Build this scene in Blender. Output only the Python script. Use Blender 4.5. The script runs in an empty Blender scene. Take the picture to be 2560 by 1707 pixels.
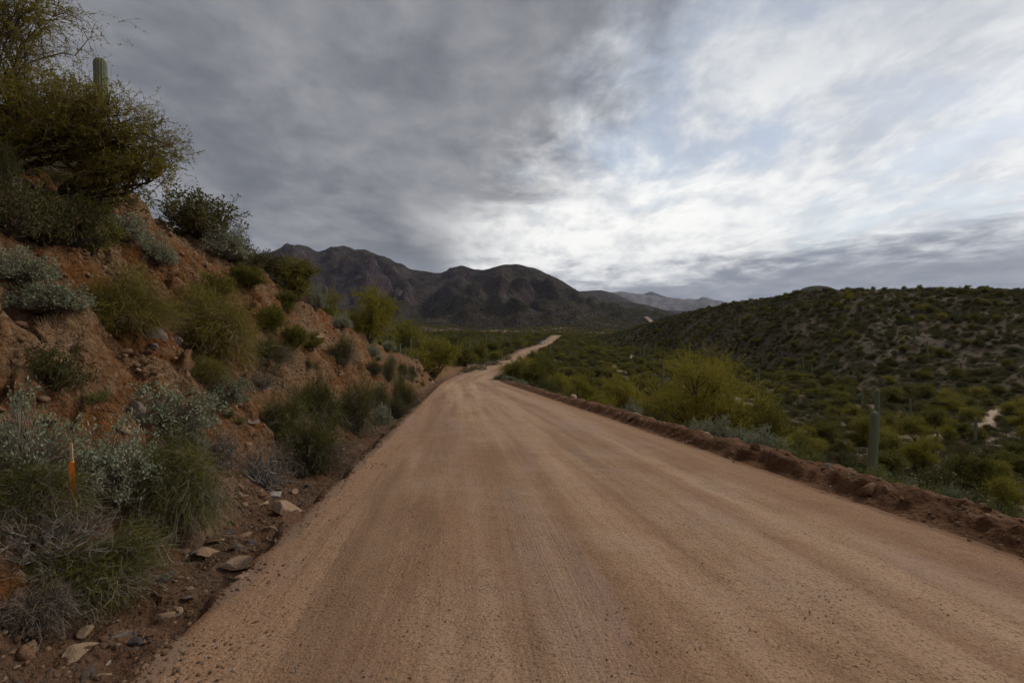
import bpy, math, random
import numpy as np
from mathutils import Vector

S = bpy.context.scene
COL = S.collection
R = math.radians

# ------------------------------------------------------------------ camera
CZ = 1.7                                   # eye height above the road
F = 512.0                                  # focal length in pixels of the 1024 wide picture
cam_d = bpy.data.cameras.new('camera')
cam_d.sensor_width = 36.0
cam_d.lens = 18.0
cam_d.clip_start = 0.05
cam_d.clip_end = 60000
cam = bpy.data.objects.new('camera', cam_d)
cam.location = (0, 0, CZ)
cam.rotation_euler = (R(90), 0, 0)
COL.objects.link(cam)
S.camera = cam

# ------------------------------------------------------------------ small node-expression helper
class E:
    """a socket in a node tree that understands arithmetic"""
    def __init__(s, t, o): s.t, s.o = t, o
    def _m(s, op, b=None, c=None, clamp=False):
        n = s.t.nodes.new('ShaderNodeMath'); n.operation = op; n.use_clamp = clamp
        for i, v in enumerate((s, b, c)):
            if v is None: continue
            if isinstance(v, E): s.t.links.new(v.o, n.inputs[i])
            else: n.inputs[i].default_value = v
        return E(s.t, n.outputs[0])
    def __add__(s, b): return s._m('ADD', b)
    __radd__ = __add__
    def __mul__(s, b): return s._m('MULTIPLY', b)
    __rmul__ = __mul__
    def __sub__(s, b): return s._m('SUBTRACT', b)
    def __rsub__(s, b): return (s * -1.0) + b
    def __truediv__(s, b): return s._m('DIVIDE', b)
    def pow(s, b): return s._m('POWER', b)
    def max(s, b): return s._m('MAXIMUM', b)
    def min(s, b): return s._m('MINIMUM', b)
    def abs(s): return s._m('ABSOLUTE')
    def clamp(s): return s._m('ADD', 0.0, clamp=True)
    def step(s, a, b):
        n = s.t.nodes.new('ShaderNodeMapRange'); n.interpolation_type = 'SMOOTHSTEP'
        s.t.links.new(s.o, n.inputs[0]); n.inputs[1].default_value = a; n.inputs[2].default_value = b
        return E(s.t, n.outputs[0])

class T:
    """node tree builder"""
    def __init__(s, tree): s.t = tree
    def new(s, kind, **kw):
        n = s.t.nodes.new(kind)
        for k, v in kw.items(): setattr(n, k, v)
        return n
    def put(s, sock, v):
        if isinstance(v, E): s.t.links.new(v.o, sock)
        elif isinstance(v, (tuple, list)) and len(v) == 3 and sock.type == 'RGBA': sock.default_value = (*v, 1)
        else: sock.default_value = v
    def coord(s, which='Object'):
        return E(s.t, s.new('ShaderNodeTexCoord').outputs[which])
    def pos(s): return E(s.t, s.new('ShaderNodeNewGeometry').outputs['Position'])
    def geo(s, out): return E(s.t, s.new('ShaderNodeNewGeometry').outputs[out])
    def uv(s): return E(s.t, s.new('ShaderNodeUVMap').outputs[0])
    def rand(s): return E(s.t, s.new('ShaderNodeObjectInfo').outputs['Random'])
    def attr(s, name, out='Fac'):
        n = s.new('ShaderNodeAttribute'); n.attribute_name = name
        return E(s.t, n.outputs[out])
    def sep(s, v):
        n = s.new('ShaderNodeSeparateXYZ'); s.put(n.inputs[0], v)
        return [E(s.t, o) for o in n.outputs]
    def vec(s, x, y, z):
        n = s.new('ShaderNodeCombineXYZ')
        for i, v in enumerate((x, y, z)): s.put(n.inputs[i], v)
        return E(s.t, n.outputs[0])
    def scale(s, v, sc, off=(0, 0, 0)):
        n = s.new('ShaderNodeMapping'); s.put(n.inputs[0], v)
        n.inputs['Scale'].default_value = sc if isinstance(sc, tuple) else (sc,) * 3
        n.inputs['Location'].default_value = off
        return E(s.t, n.outputs[0])
    def noise(s, v, sc, det=4, rough=0.55, dist=0.0, col=False):
        n = s.new('ShaderNodeTexNoise'); s.put(n.inputs['Vector'], v)
        n.inputs['Scale'].default_value = sc; n.inputs['Detail'].default_value = det
        n.inputs['Roughness'].default_value = rough; n.inputs['Distortion'].default_value = dist
        return E(s.t, n.outputs[1 if col else 0])
    def voro(s, v, sc, feat='F1', out='Distance', rnd=1.0):
        n = s.new('ShaderNodeTexVoronoi'); n.feature = feat; s.put(n.inputs['Vector'], v)
        n.inputs['Scale'].default_value = sc; n.inputs['Randomness'].default_value = rnd
        return E(s.t, n.outputs[out])
    def mix(s, f, a, b, mode='MIX'):
        n = s.new('ShaderNodeMix', data_type='RGBA', blend_type=mode)
        s.put(n.inputs[0], f); s.put(n.inputs[6], a); s.put(n.inputs[7], b)
        return E(s.t, n.outputs[2])
    def bump(s, h, strength=0.5, dist=0.05):
        n = s.new('ShaderNodeBump'); s.put(n.inputs['Height'], h)
        n.inputs['Strength'].default_value = strength; n.inputs['Distance'].default_value = dist
        return n.outputs[0]

# ------------------------------------------------------------------ world: broken overcast, brighter to the right
SUN_AZ, SUN_EL = 62.0, 42.0                # degrees right of the view direction, above the horizon
w = bpy.data.worlds.new('World'); S.world = w; w.use_nodes = True
w.node_tree.nodes.clear()
t = T(w.node_tree)
d = t.coord('Generated')
dx, dy, dz = t.sep(d)
up = dz.max(0.0)
k = up + 0.16
pu, pv = dx / k, dy / k
pl = t.vec(pu, pv, 0.0)
wob = t.noise(t.scale(pl, (.8, .8, 1), (2.2, 5.1, 0)), 1.0, 4, .55)
pw = t.vec(pu + (wob - .5) * .35, pv + (wob - .5) * .3, 0.0)
n_big = t.noise(t.scale(pw, (0.75, 0.5, 1), (3.1, 1.7, 0)), 1.0, 4, 0.56, 0.2)
n_mid = t.noise(t.scale(pw, (1.5, 0.95, 1), (7.3, 2.2, 0)), 1.3, 6, 0.58, 0.12)
n_fine = t.noise(t.scale(pw, (3.0, 1.7, 1), (1.3, 9.2, 0)), 1.6, 7, 0.62, 0.1)
n_puff = t.noise(t.scale(pw, (2.4, 2.0, 1), (5.5, 0.4, 0)), 2.4, 6, 0.60, 0.1)
streak = t.noise(t.vec(dx * 2.2, dy * 2.2, dz * 11.0), 1.9, 5, 0.6, 0.25)
g = (dx * 0.81 + dy * 0.16 - dz * 0.56) + (n_big - 0.5) * 0.42 + (n_puff - 0.5) * 0.30
front = g.step(-0.075, 0.17)
deck = t.mix((n_big * .35 + n_mid * 0.45 + n_puff * 0.3 + (streak - .5) * .12).step(0.40, 0.72), (0.140, 0.147, 0.170), (0.315, 0.318, 0.338))
nish = t.new('ShaderNodeTexSky'); nish.sky_type = 'NISHITA'; nish.sun_disc = False
nish.sun_elevation = R(SUN_EL); nish.sun_rotation = R(SUN_AZ)
nish.air_density = 1.2; nish.dust_density = 1.6
blue = t.mix(1.0, E(w.node_tree, nish.outputs[0]), (0.105, 0.105, 0.105), 'MULTIPLY')
cirrus = t.mix((n_fine * .75 + n_puff * .35 - .05).step(0.36, 0.66), (0.47, 0.50, 0.56), (0.86, 0.865, 0.86))
veil = t.mix((n_mid * 0.5 + n_fine * 0.55).step(0.38, 0.60) * .55 + .45, blue, cirrus)
veil = t.mix((up + (n_mid - .5) * .3).step(.26, .58) * .78, veil, t.mix((n_mid * .6 + n_fine * .45).step(.40, .66), (.28, .325, .41), (.56, .58, .61)))
sky = t.mix(front, deck, veil)
# low grey bank over the horizon
low = (up + (streak - 0.5) * 0.16 + (n_puff - 0.5) * 0.07).step(0.175, 0.105)
bank = t.mix((streak * .8 + n_puff * .3).step(0.38, 0.70), (0.165, 0.180, 0.230), (0.33, 0.34, 0.38))
sky = t.mix(low * 0.9, sky, bank)
# bright break under the edge of the dark deck
slot = (up - 0.200 + (streak - 0.5) * 0.16 + (n_puff - .5) * .08).abs().step(0.10, 0.03) * (dx - 0.16 + (n_big - 0.5) * 0.5).abs().step(0.42, 0.12) * dy.step(0.2, 0.6)
sky = t.mix(slot * 0.92, sky, t.mix(n_fine.step(.32, .58), (0.70, 0.71, 0.71), (0.98, 0.97, 0.94)))
bg = t.new('ShaderNodeBackground'); t.put(bg.inputs[0], sky); bg.inputs[1].default_value = 1.0
out = t.new('ShaderNodeOutputWorld'); w.node_tree.links.new(bg.outputs[0], out.inputs[0])

# ------------------------------------------------------------------ sun behind thin cloud
sl = bpy.data.lights.new('sun', 'SUN'); sl.energy = 1.5; sl.angle = R(14); sl.color = (1.0, 0.95, 0.88)
so = bpy.data.objects.new('sun', sl); COL.objects.link(so)
sv = Vector((math.sin(R(SUN_AZ)) * math.cos(R(SUN_EL)), math.cos(R(SUN_AZ)) * math.cos(R(SUN_EL)), math.sin(R(SUN_EL))))
so.rotation_euler = sv.to_track_quat('Z', 'Y').to_euler()
so.location = (60, 40, 80)

vs = S.view_settings
vs.view_transform = 'Standard'; vs.look = 'None'; vs.exposure = 0.2; vs.gamma = 1.0; vs.use_curve_mapping = False
S.cycles.max_bounces = 4
S.cycles.diffuse_bounces = 2
S.cycles.transmission_bounces = 2
S.cycles.glossy_bounces = 1
S.cycles.use_light_tree = False
S.cycles.adaptive_threshold = 0.02
S.cycles.volume_bounces = 0
S.cycles.transparent_max_bounces = 4

# ------------------------------------------------------------------ numpy helpers
rng = np.random.default_rng(7)
def sstep(a, b, x):
    q = np.clip((x - a) / (b - a), 0, 1); return q * q * (3 - 2 * q)
def _hash(ix, iy, seed):
    h = (ix.astype(np.int64) * 374761393 + iy.astype(np.int64) * 668265263 + seed * 982451653) & 0xFFFFFFFF
    h = ((h ^ (h >> 13)) * 1274126177) & 0xFFFFFFFF
    return (h ^ (h >> 16)) & 0xFFFFFFFF
def noise2(x, y, seed=0):
    x0 = np.floor(x); y0 = np.floor(y); fx = x - x0; fy = y - y0
    ix = x0.astype(np.int64); iy = y0.astype(np.int64)
    u = fx * fx * fx * (fx * (fx * 6 - 15) + 10); v = fy * fy * fy * (fy * (fy * 6 - 15) + 10)
    def gr(a, b, px, py):
        an = _hash(a, b, seed) * (2 * math.pi / 4294967296.0)
        return np.cos(an) * px + np.sin(an) * py
    n00 = gr(ix, iy, fx, fy); n10 = gr(ix + 1, iy, fx - 1, fy)
    n01 = gr(ix, iy + 1, fx, fy - 1); n11 = gr(ix + 1, iy + 1, fx - 1, fy - 1)
    return ((n00 * (1 - u) + n10 * u) * (1 - v) + (n01 * (1 - u) + n11 * u) * v) * 1.5
def fbm(x, y, oct=4, seed=0, gain=0.5):
    a, f, s = 1.0, 1.0, 0.0
    for i in range(oct):
        s = s + a * noise2(x * f + i * 17.3, y * f - i * 9.1, seed + i); a *= gain; f *= 2.03
    return s
def ridged(x, y, oct=4, seed=0, gain=0.5):
    a, f, s, tot = 1.0, 1.0, 0.0, 0.0
    for i in range(oct):
        s = s + a * (1 - np.minimum(np.abs(noise2(x * f + i * 7.7, y * f + i * 3.1, seed + i)) * 1.6, 1)); tot += a
        a *= gain; f *= 2.07
    return s / tot
def spline(xs, ys):
    xs = np.array(xs, float); ys = np.array(ys, float)
    m = np.gradient(ys, xs)
    def f(x):
        x = np.asarray(x, float)
        i = np.clip(np.searchsorted(xs, x) - 1, 0, len(xs) - 2)
        h = xs[i + 1] - xs[i]; q = np.clip((x - xs[i]) / h, 0, 1)
        v = (2*q**3 - 3*q**2 + 1)*ys[i] + (q**3 - 2*q**2 + q)*h*m[i] + (-2*q**3 + 3*q**2)*ys[i+1] + (q**3 - q**2)*h*m[i+1]
        v = np.where(x < xs[0], ys[0] + m[0] * (x - xs[0]), v)
        return np.where(x > xs[-1], ys[-1] + m[-1] * (x - xs[-1]), v)
    return f

# ------------------------------------------------------------------ the lie of the land (heights relative to the eye, CZ added at the end)
RY = [-40, -20, 0, 20, 40, 60, 72, 85, 100, 130, 180, 230, 350, 450, 520, 600]
RX = [5.88, 3.74, 1.6, -.54, -2.68, -4.65, -5.35, -5.35, -4.3, -1.0, 3.4, 7.6, 24, 39.8, 51, 63]
RZ = [.3, -.7, -1.7, -2.7, -3.7, -4.7, -5.15, -5.5, -5.65, -5.6, -5.0, -4.0, -1.2, 5.4, 5.6, 4.6]
road_x, road_z = spline(RY, RX), spline(RY, RZ)
HW = 3.35
bank_h = spline([-40, -10, 0, 8, 14, 18, 25, 29, 38, 57, 84, 96, 110, 700], [6.3, 6.3, 6.4, 6.7, 6.7, 6.4, 6.1, 5.1, 4.1, 3.2, 2.3, 1.0, .5, .5])
plain_z = spline([0, 80, 150, 230, 320, 450, 600, 800, 1200, 1600, 2200, 3000, 4200, 20000],
                 [-11, -11, -10, -8, -5, 1.0, 6, 14, 29, 49, 84, 128, 172, 172])
def ang(lst):                               # list of (px, ...) columns -> interpolators over the azimuth pixel
    a = np.array(lst, float)
    return [lambda p, c=c: np.interp(p, a[:, 0], a[:, c]) for c in range(1, a.shape[1])]
hill_D, hill_py, hill_F = ang([(590, 470, 338, 420), (622, 430, 331.5, 360), (653, 390, 321.5, 300), (680, 350, 313.5, 255), (705, 325, 308, 225),
    (740, 295, 301.5, 195), (766, 275, 298, 175), (797, 255, 292.5, 155), (827, 245, 290.5, 145), (870, 240, 289.5, 130), (1024, 245, 289, 118), (1400, 250, 284, 110)])
kd = 0.4354
def crest(lst): return [(x * kd, y * kd) for x, y in lst]
RANGE_A = crest([(-900, 520), (100, 540), (400, 575), (560, 590), (632, 573), (655, 563), (685, 559), (710, 566), (735, 580), (760, 566), (790, 562), (815, 571), (840, 572), (870, 585),
    (910, 603), (940, 617), (980, 622), (1000, 626), (1015, 625), (1035, 615), (1060, 611), (1085, 617), (1110, 620), (1150, 609), (1190, 606), (1225, 613), (1260, 628),
    (1290, 643), (1320, 662), (1350, 679), (1400, 690), (1450, 694), (1480, 698), (1530, 712), (1570, 720), (1700, 728), (3500, 728)])
RANGE_B = crest([(1200, 720), (1290, 676), (1330, 668), (1380, 665), (1410, 672), (1440, 686), (1500, 712), (3500, 740)])
RANGE_C = crest([(-900, 690), (1300, 690), (1400, 671), (1430, 668), (1460, 673), (1490, 676), (1535, 682), (1570, 684), (1600, 686), (1622, 682), (1650, 688), (1700, 696), (1800, 690), (3500, 690)])
RANGE_D = crest([(-900, 720), (1440, 690), (1470, 675), (1485, 671), (1494, 667), (1505, 671), (1530, 680), (1560, 690), (1590, 686), (1610, 684), (1640, 690), (1800, 720), (3500, 720)])
BUTTE = crest([(1780, 700), (1830, 667), (1845, 658), (1862, 653.5), (1880, 652), (1900, 654), (1918, 660), (1935, 668), (2000, 700)])
def ip(lst): 
    a = np.array(lst); return lambda p: np.interp(p, a[:, 0], a[:, 1])
A_py, B_py, C_py, D_py, E_py = map(ip, (RANGE_A, RANGE_B, RANGE_C, RANGE_D, BUTTE))
A_D = ip([(0, 3700), (250, 3700), (350, 3500), (430, 3100), (500, 2500), (560, 2400), (620, 2500), (720, 2700), (2000, 2700)])

def road_d(X, Y):
    sl_ = (road_x(Y + .5) - road_x(Y - .5))
    return (X - road_x(Y)) / np.sqrt(1 + sl_ * sl_)
def softmin(a, b, k):
    h = np.clip(.5 + .5 * (b - a) / k, 0, 1); return b * (1 - h) + a * h - k * h * (1 - h)

def near_terrain(X, Y, r, P, under_road):
    Yc = np.clip(Y, -40, 600)
    dd = road_d(X, Yc)
    zr = road_z(Yc)
    far = sstep(500, 640, Y)                       # the road fades out of the terrain
    # --- right of the road
    e = np.maximum(dd - HW, 0)
    berm_on = 1 - sstep(70, 76, Y)
    nb = fbm(X * 1.1, Y * 1.1, 3, 31)
    bh = (.21 + .07 * nb + .05 * fbm(X * 4.2, Y * 4.2, 3, 33) + .08 * noise2(Y * .25, X * .1, 34)) * berm_on + .10 * (1 - berm_on) * (1 - sstep(300, 500, Y))
    berm = bh * (.22 * sstep(0, .3, e) + .78 * sstep(.16, .42, e + .13 * fbm(X * 2.3, Y * 2.3, 4, 35, .6))) * (1 - sstep(.5, 1.5, e + .2 * fbm(X * 1.7, Y * 1.7, 3, 36)))
    delta = P - zr
    run = np.maximum(e - .9, 0)
    slope = .52 + .10 * fbm(X / 9., Y / 9., 2, 41)
    zright = zr + np.sign(delta) * softmin(np.abs(delta), slope * run, 1.0) * (run > 0) + berm
    zright = zright + sstep(1.2, 5, e) * (.35 * fbm(X / 6., Y / 6., 3, 43) + .06 * fbm(X / .8, Y / .8, 3, 44))
    # --- left of the road
    f = np.maximum(-dd - HW, 0)
    near = 1 - sstep(86, 125, Y)
    fj = f + near * (.16 * fbm(X * .8, Y * .8, 3, 50))
    ditch = -(.46 * near + .12 * (1 - near)) * sstep(.02, .34, fj)
    toe = 1.35
    Hb = bank_h(Yc)
    q = np.maximum(fj - toe, 0)
    wb = Hb / 1.08
    tt = q / wb
    prof = np.where(tt < 1, .78 * tt + .22 * tt ** 2 * (3 - 2 * tt), 1 + 0 * tt)
    s_along = Y + .1 * X
    face = np.clip(tt * 5, 0, 1) * (1 - sstep(.95, 1.35, tt))
    gully = ridged(s_along * .42 + .5 * fbm(X * .3, Y * .3, 2, 57), q * .10, 3, 61) - .62
    big = fbm(X * .35, Y * .35, 3, 63)
    mid = fbm(X * 1.2, Y * 1.2, 4, 65, .55)
    led = fbm(s_along * .5, q * 1.6, 3, 67)
    crag = ridged(X * 1.5 + .4 * mid, Y * 1.5 + q * .9, 4, 69, .6) - .62
    hs = np.interp(Yc, [-40, 30, 60, 90], [.24, .22, .10, .04])
    bank = (Hb + .3) * prof + hs * np.maximum(q - wb, 0) * (1 - np.clip((q - wb) / 160., 0, .6))
    rough = np.clip(Hb / 4., .15, 1)
    bank = bank + rough * face * (.50 * gully + .30 * big + .28 * mid + .24 * led + .26 * crag) + rough * (1 - face) * np.clip(tt, 0, 1) * (.3 * big + .06 * mid)
    bank = bank - .20 * rough * np.exp(-((tt - 1.02) / .06) ** 2)
    zl_near = zr + ditch + np.where(q > 0, bank, 0) + sstep(.2, .6, f) * (.07 * fbm(X * 2.6, Y * 2.6, 4, 71))
    Pl = np.maximum(P, zr + .25) + .012 * np.minimum(f, 120)
    zl_far = zr + ditch * (1 - sstep(1.0, 2.2, f)) + softmin(np.abs(Pl - zr), .4 * np.maximum(f - 1.2, 0), .4) * (f > 1.2) + .3 * fbm(X / 7., Y / 7., 3, 73) * sstep(1.5, 6, f)
    zleft = zl_near * near + zl_far * (1 - near)
    z = np.where(dd > 0, zright, zleft)
    if under_road:
        z = z - .14 * (1 - sstep(HW - .35, HW - .05, np.abs(dd)))
    z = z * (1 - far) + P * far
    code = np.zeros(z.shape, int)
    code[(dd < -HW - .0) & (f < wb * 1.25 + 3) & (Y < 120) & (Y > -60)] = 1
    code[(dd > HW - .06) & (e < 1.6) & (Y < 78) & (Y > -40)] = 2
    return z, code

def terrain(X, Y, under_road=True):
    """height above the eye and a region code: 0 ground 1 embankment 2 berm 3 hill 4 mountain 5 far range 6 butte 7 far dark peak"""
    X = np.asarray(X, float); Y = np.asarray(Y, float); shp = X.shape
    X = X.ravel(); Y = Y.ravel()
    r = np.hypot(X, Y); az = np.arctan2(X, Y)
    ca = np.cos(np.clip(az, -1.2, 1.2))
    px = 512 + F * np.tan(np.clip(az, -1.2, 1.2))
    P = plain_z(r) + fbm(X / 160., Y / 160., 3, 11) * np.clip(r / 160., .3, 7) * sstep(40, 300, r)
    z = P.copy(); code = np.zeros(z.shape, int)
    nm = (r < 900) & (Y < 645)
    if nm.any(): z[nm], code[nm] = near_terrain(X[nm], Y[nm], r[nm], P[nm], under_road)
    # --- hill across the valley, mountains
    def layer(D, py, Fr, amp, seed, cid, back=.12, fine=0.0, freq=38., lo=-1e9, hi=1e9, octs=2, ex=1.25, SC=260.):
        D = D * np.ones(r.shape); Fr = Fr * np.ones(r.shape); zc_ = D * (341 - py) / F * ca
        k = (r > Fr) & (px > lo) & (px < hi) & (zc_ > P - 2) & (r < D * 1.6)
        if not k.any(): return
        x, y, a, q, Dk, zc, Pk = X[k], Y[k], az[k], r[k], D[k], zc_[k], P[k]
        fr = (q - Fr[k]) / np.maximum(Dk - Fr[k], 1)
        sc = SC
        n = .45 * ridged(a * freq * .55 + .8 * fbm(x / (.15 * sc), y / (.15 * sc), 2, seed + 5), q / (.5 * sc), octs, seed, .45) + .55 * ridged(x / (.13 * sc), y / (.17 * sc), 3, seed + 3, .5) - .6
        n2 = fbm(x / (.10 * sc), y / (.10 * sc), 3, seed + 9)
        fq = np.clip(fr, 0, 1)
        hump = 4 * fq * (1 - fq)
        fq = np.clip(fq + amp * hump * (1.3 * n + .35 * n2), 0, 1)
        sm = fq ** ex * (1 - .25 * fq) / .75
        base = np.minimum(Pk, zc)
        zz = base + (zc - base) * np.clip(sm, 0, 1) - back * np.maximum(q - Dk, 0)
        zz = zz + fine * (zc - base) * (fbm(x / (.02 * sc), y / (.02 * sc), 3, seed + 13) + 3.2 * (ridged(x / (.055 * sc), y / (.075 * sc), 4, seed + 17, .55) - .62)) * np.clip(hump, 0, 1)
        up_ = zz > z[k]
        idx = np.nonzero(k)[0][up_]
        z[idx] = zz[up_]; code[idx] = cid
    layer(hill_D(px), hill_py(px), hill_F(px), .10, 101, 3, .16, .004, 14., 590)
    layer(A_D(px), A_py(px), A_D(px) * .42, .40, 131, 4, .30, .040, 24., ex=1.9, SC=2900.)
    layer(4600., B_py(px), 3500., .2, 151, 4, .2, .012, 40., SC=4600.)
    layer(11000., C_py(px) + 1.2 * noise2(px / 7., px * 0, 177) + .7 * noise2(px / 2.6, px * 0, 178), 8200., .42, 171, 5, .2, .03, 60., SC=11000.)
    layer(14500., D_py(px), 12400., .15, 191, 7, .2, .01, 50., SC=14500.)
    layer(900., E_py(px), 820., .1, 211, 6, .2, .012, 30., 770, 880, SC=900.)
    return z.reshape(shp), code.reshape(shp)

def ground_z(X, Y):
    sc = np.isscalar(X)
    z, _ = terrain(np.atleast_1d(np.asarray(X, float)), np.atleast_1d(np.asarray(Y, float)))
    z = z + CZ
    return float(z[0]) if sc else z
def cast(px, py, y0=2.2, y1=900.):
    """where the line of sight through a pixel meets the ground"""
    Y = np.exp(np.linspace(math.log(y0), math.log(y1), 1400))
    X = Y * (px - 512) / F; Z = CZ + Y * (341 - py) / F
    below = np.nonzero(ground_z(X, Y) > Z)[0]
    i = below[0] if len(below) else 700
    return np.array([X[i], Y[i], ground_z(float(X[i]), float(Y[i]))])
def visible(P3, n=90):
    """True where the straight line from the eye to a point clears the ground"""
    P3 = np.asarray(P3, float); ok = np.ones(len(P3), bool)
    for q in np.linspace(.03, .97, n):
        ok &= ground_z(P3[:, 0] * q, P3[:, 1] * q) < CZ + (P3[:, 2] - CZ) * q + .05
    return ok

# ------------------------------------------------------------------ mesh plumbing
def mesh_np(name, V, Fq=None, Ft=None, mats=(), mi=None, smooth=True, attrs=None, uv=None):
    """V (n,3), Fq (m,4) quads, Ft (k,3) triangles"""
    me = bpy.data.meshes.new(name)
    nq = 0 if Fq is None else len(Fq); nt = 0 if Ft is None else len(Ft)
    loops = np.concatenate([np.asarray(a, np.int32).ravel() for a in (Fq, Ft) if a is not None and len(a)]) if nq + nt else np.zeros(0, np.int32)
    starts = np.concatenate([np.arange(nq) * 4, nq * 4 + np.arange(nt) * 3]).astype(np.int32)
    me.vertices.add(len(V)); me.vertices.foreach_set('co', np.asarray(V, np.float32).ravel())
    me.loops.add(len(loops)); me.loops.foreach_set('vertex_index', loops)
    me.polygons.add(nq + nt); me.polygons.foreach_set('loop_start', starts)
    for m in mats: me.materials.append(m)
    if mi is not None: me.polygons.foreach_set('material_index', np.asarray(mi, np.int32))
    me.polygons.foreach_set('use_smooth', np.full(nq + nt, smooth, bool))
    if uv is not None:
        l = me.uv_layers.new(name='UVMap'); l.data.foreach_set('uv', np.asarray(uv, np.float32)[loops].ravel())
    for k_, v_ in (attrs or {}).items():
        a = me.attributes.new(k_, 'FLOAT', 'POINT'); a.data.foreach_set('value', np.asarray(v_, np.float32))
    me.update(calc_edges=True)
    return me
def link(name, data, parent=None, **props):
    o = bpy.data.objects.new(name, data); COL.objects.link(o)
    if parent: o.parent = parent
    for k_, v_ in props.items(): o[k_] = v_
    return o
class MB:
    """collects pieces of geometry, all quads or triangles, with a material index"""
    def __init__(s): s.V, s.Q, s.QM, s.Tr, s.TM, s.n = [], [], [], [], [], 0
    def add(s, V, Q=None, Tr=None, m=0):
        V = np.asarray(V, float).reshape(-1, 3)
        if Q is not None and len(Q): s.Q.append(np.asarray(Q) + s.n); s.QM.append(np.full(len(Q), m))
        if Tr is not None and len(Tr): s.Tr.append(np.asarray(Tr) + s.n); s.TM.append(np.full(len(Tr), m))
        s.V.append(V); s.n += len(V)
    def arrays(s):
        V = np.concatenate(s.V)
        Q = np.concatenate(s.Q) if s.Q else None; Tr = np.concatenate(s.Tr) if s.Tr else None
        mi = np.concatenate(s.QM + s.TM) if s.QM or s.TM else None
        return V, Q, Tr, mi
    def mesh(s, name, mats, smooth=True):
        V, Q, Tr, mi = s.arrays()
        return mesh_np(name, V, Q, Tr, mats, mi, smooth)
    def tris(s): return sum(len(q) * 2 for q in s.Q) + sum(len(q) for q in s.Tr)

def unit(v): return v / np.maximum(np.linalg.norm(v, axis=-1, keepdims=True), 1e-9)
def perp(v):
    a = np.where(np.abs(v[..., 2:3]) < .9, np.array([0, 0, 1.]), np.array([1., 0, 0]))
    return unit(np.cross(v, a))
def tubes(mb, Pts, rad, sides=3, m=0):
    """Pts (n,k,3) polylines, rad (n,k) radii -> prisms"""
    Pts = np.asarray(Pts, float); n, k_, _ = Pts.shape
    tan = unit(np.gradient(Pts, axis=1)); a = perp(tan); b = np.cross(tan, a)
    an = np.arange(sides) * 2 * math.pi / sides
    ring = a[:, :, None] * np.cos(an)[None, None, :, None] + b[:, :, None] * np.sin(an)[None, None, :, None]
    V = Pts[:, :, None] + ring * np.asarray(rad)[:, :, None, None]
    base = (np.arange(n) * k_ * sides)[:, None, None]
    i = np.arange(k_ - 1)[None, :, None] * sides; j = np.arange(sides)[None, None, :]; j2 = (j + 1) % sides
    Q = np.stack([base + i + j, base + i + j2, base + i + sides + j2, base + i + sides + j], -1).reshape(-1, 4)
    mb.add(V.reshape(-1, 3), Q, m=m)
def ribbons(mb, Pts, wid, g, m=0):
    """flat strands, random roll"""
    Pts = np.asarray(Pts, float); n, k_, _ = Pts.shape
    tan = unit(np.gradient(Pts, axis=1))
    rv = unit(g.normal(size=(n, 1, 3)))
    sd = unit(np.cross(tan, rv)) * np.asarray(wid)[..., None] * .5
    V = np.stack([Pts - sd, Pts + sd], 2)
    base = (np.arange(n) * k_ * 2)[:, None]; i = np.arange(k_ - 1)[None, :] * 2
    Q = np.stack([base + i, base + i + 1, base + i + 3, base + i + 2], -1).reshape(-1, 4)
    mb.add(V.reshape(-1, 3), Q, m=m)
def leaves(mb, C, dirs, length, width, g, m=0):
    n = len(C); dirs = unit(dirs); sd = unit(np.cross(dirs, unit(g.normal(size=(n, 3)))))
    L = np.asarray(length).reshape(-1, 1) * np.ones((n, 1)); W = np.asarray(width).reshape(-1, 1) * np.ones((n, 1))
    V = np.stack([C, C + dirs * L * .55 + sd * W * .5, C + dirs * L, C + dirs * L * .55 - sd * W * .5], 1)
    mb.add(V.reshape(-1, 3), np.arange(n * 4).reshape(-1, 4), m=m)
def curve_to(A, B, g, k_=5, sag=0.15, wob=.06, droop=0.0):
    """n curves from A to B with a bow and some wobble"""
    A = np.asarray(A, float); B = np.asarray(B, float); n = len(B)
    A = np.broadcast_to(A, B.shape)
    q = np.linspace(0, 1, k_)[None, :, None]
    L = np.linalg.norm(B - A, axis=1)[:, None, None]
    P = A[:, None] * (1 - q) + B[:, None] * q
    bow = unit(g.normal(size=(n, 1, 3)) + np.array([0, 0, .8]))
    P = P + bow * L * sag * (q * (1 - q) * 4) + g.normal(size=(n, k_, 3)) * L * wob * (q * (1 - q) * 4)
    P[:, :, 2] -= (droop * L * q ** 2)[..., 0]
    return P

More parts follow.
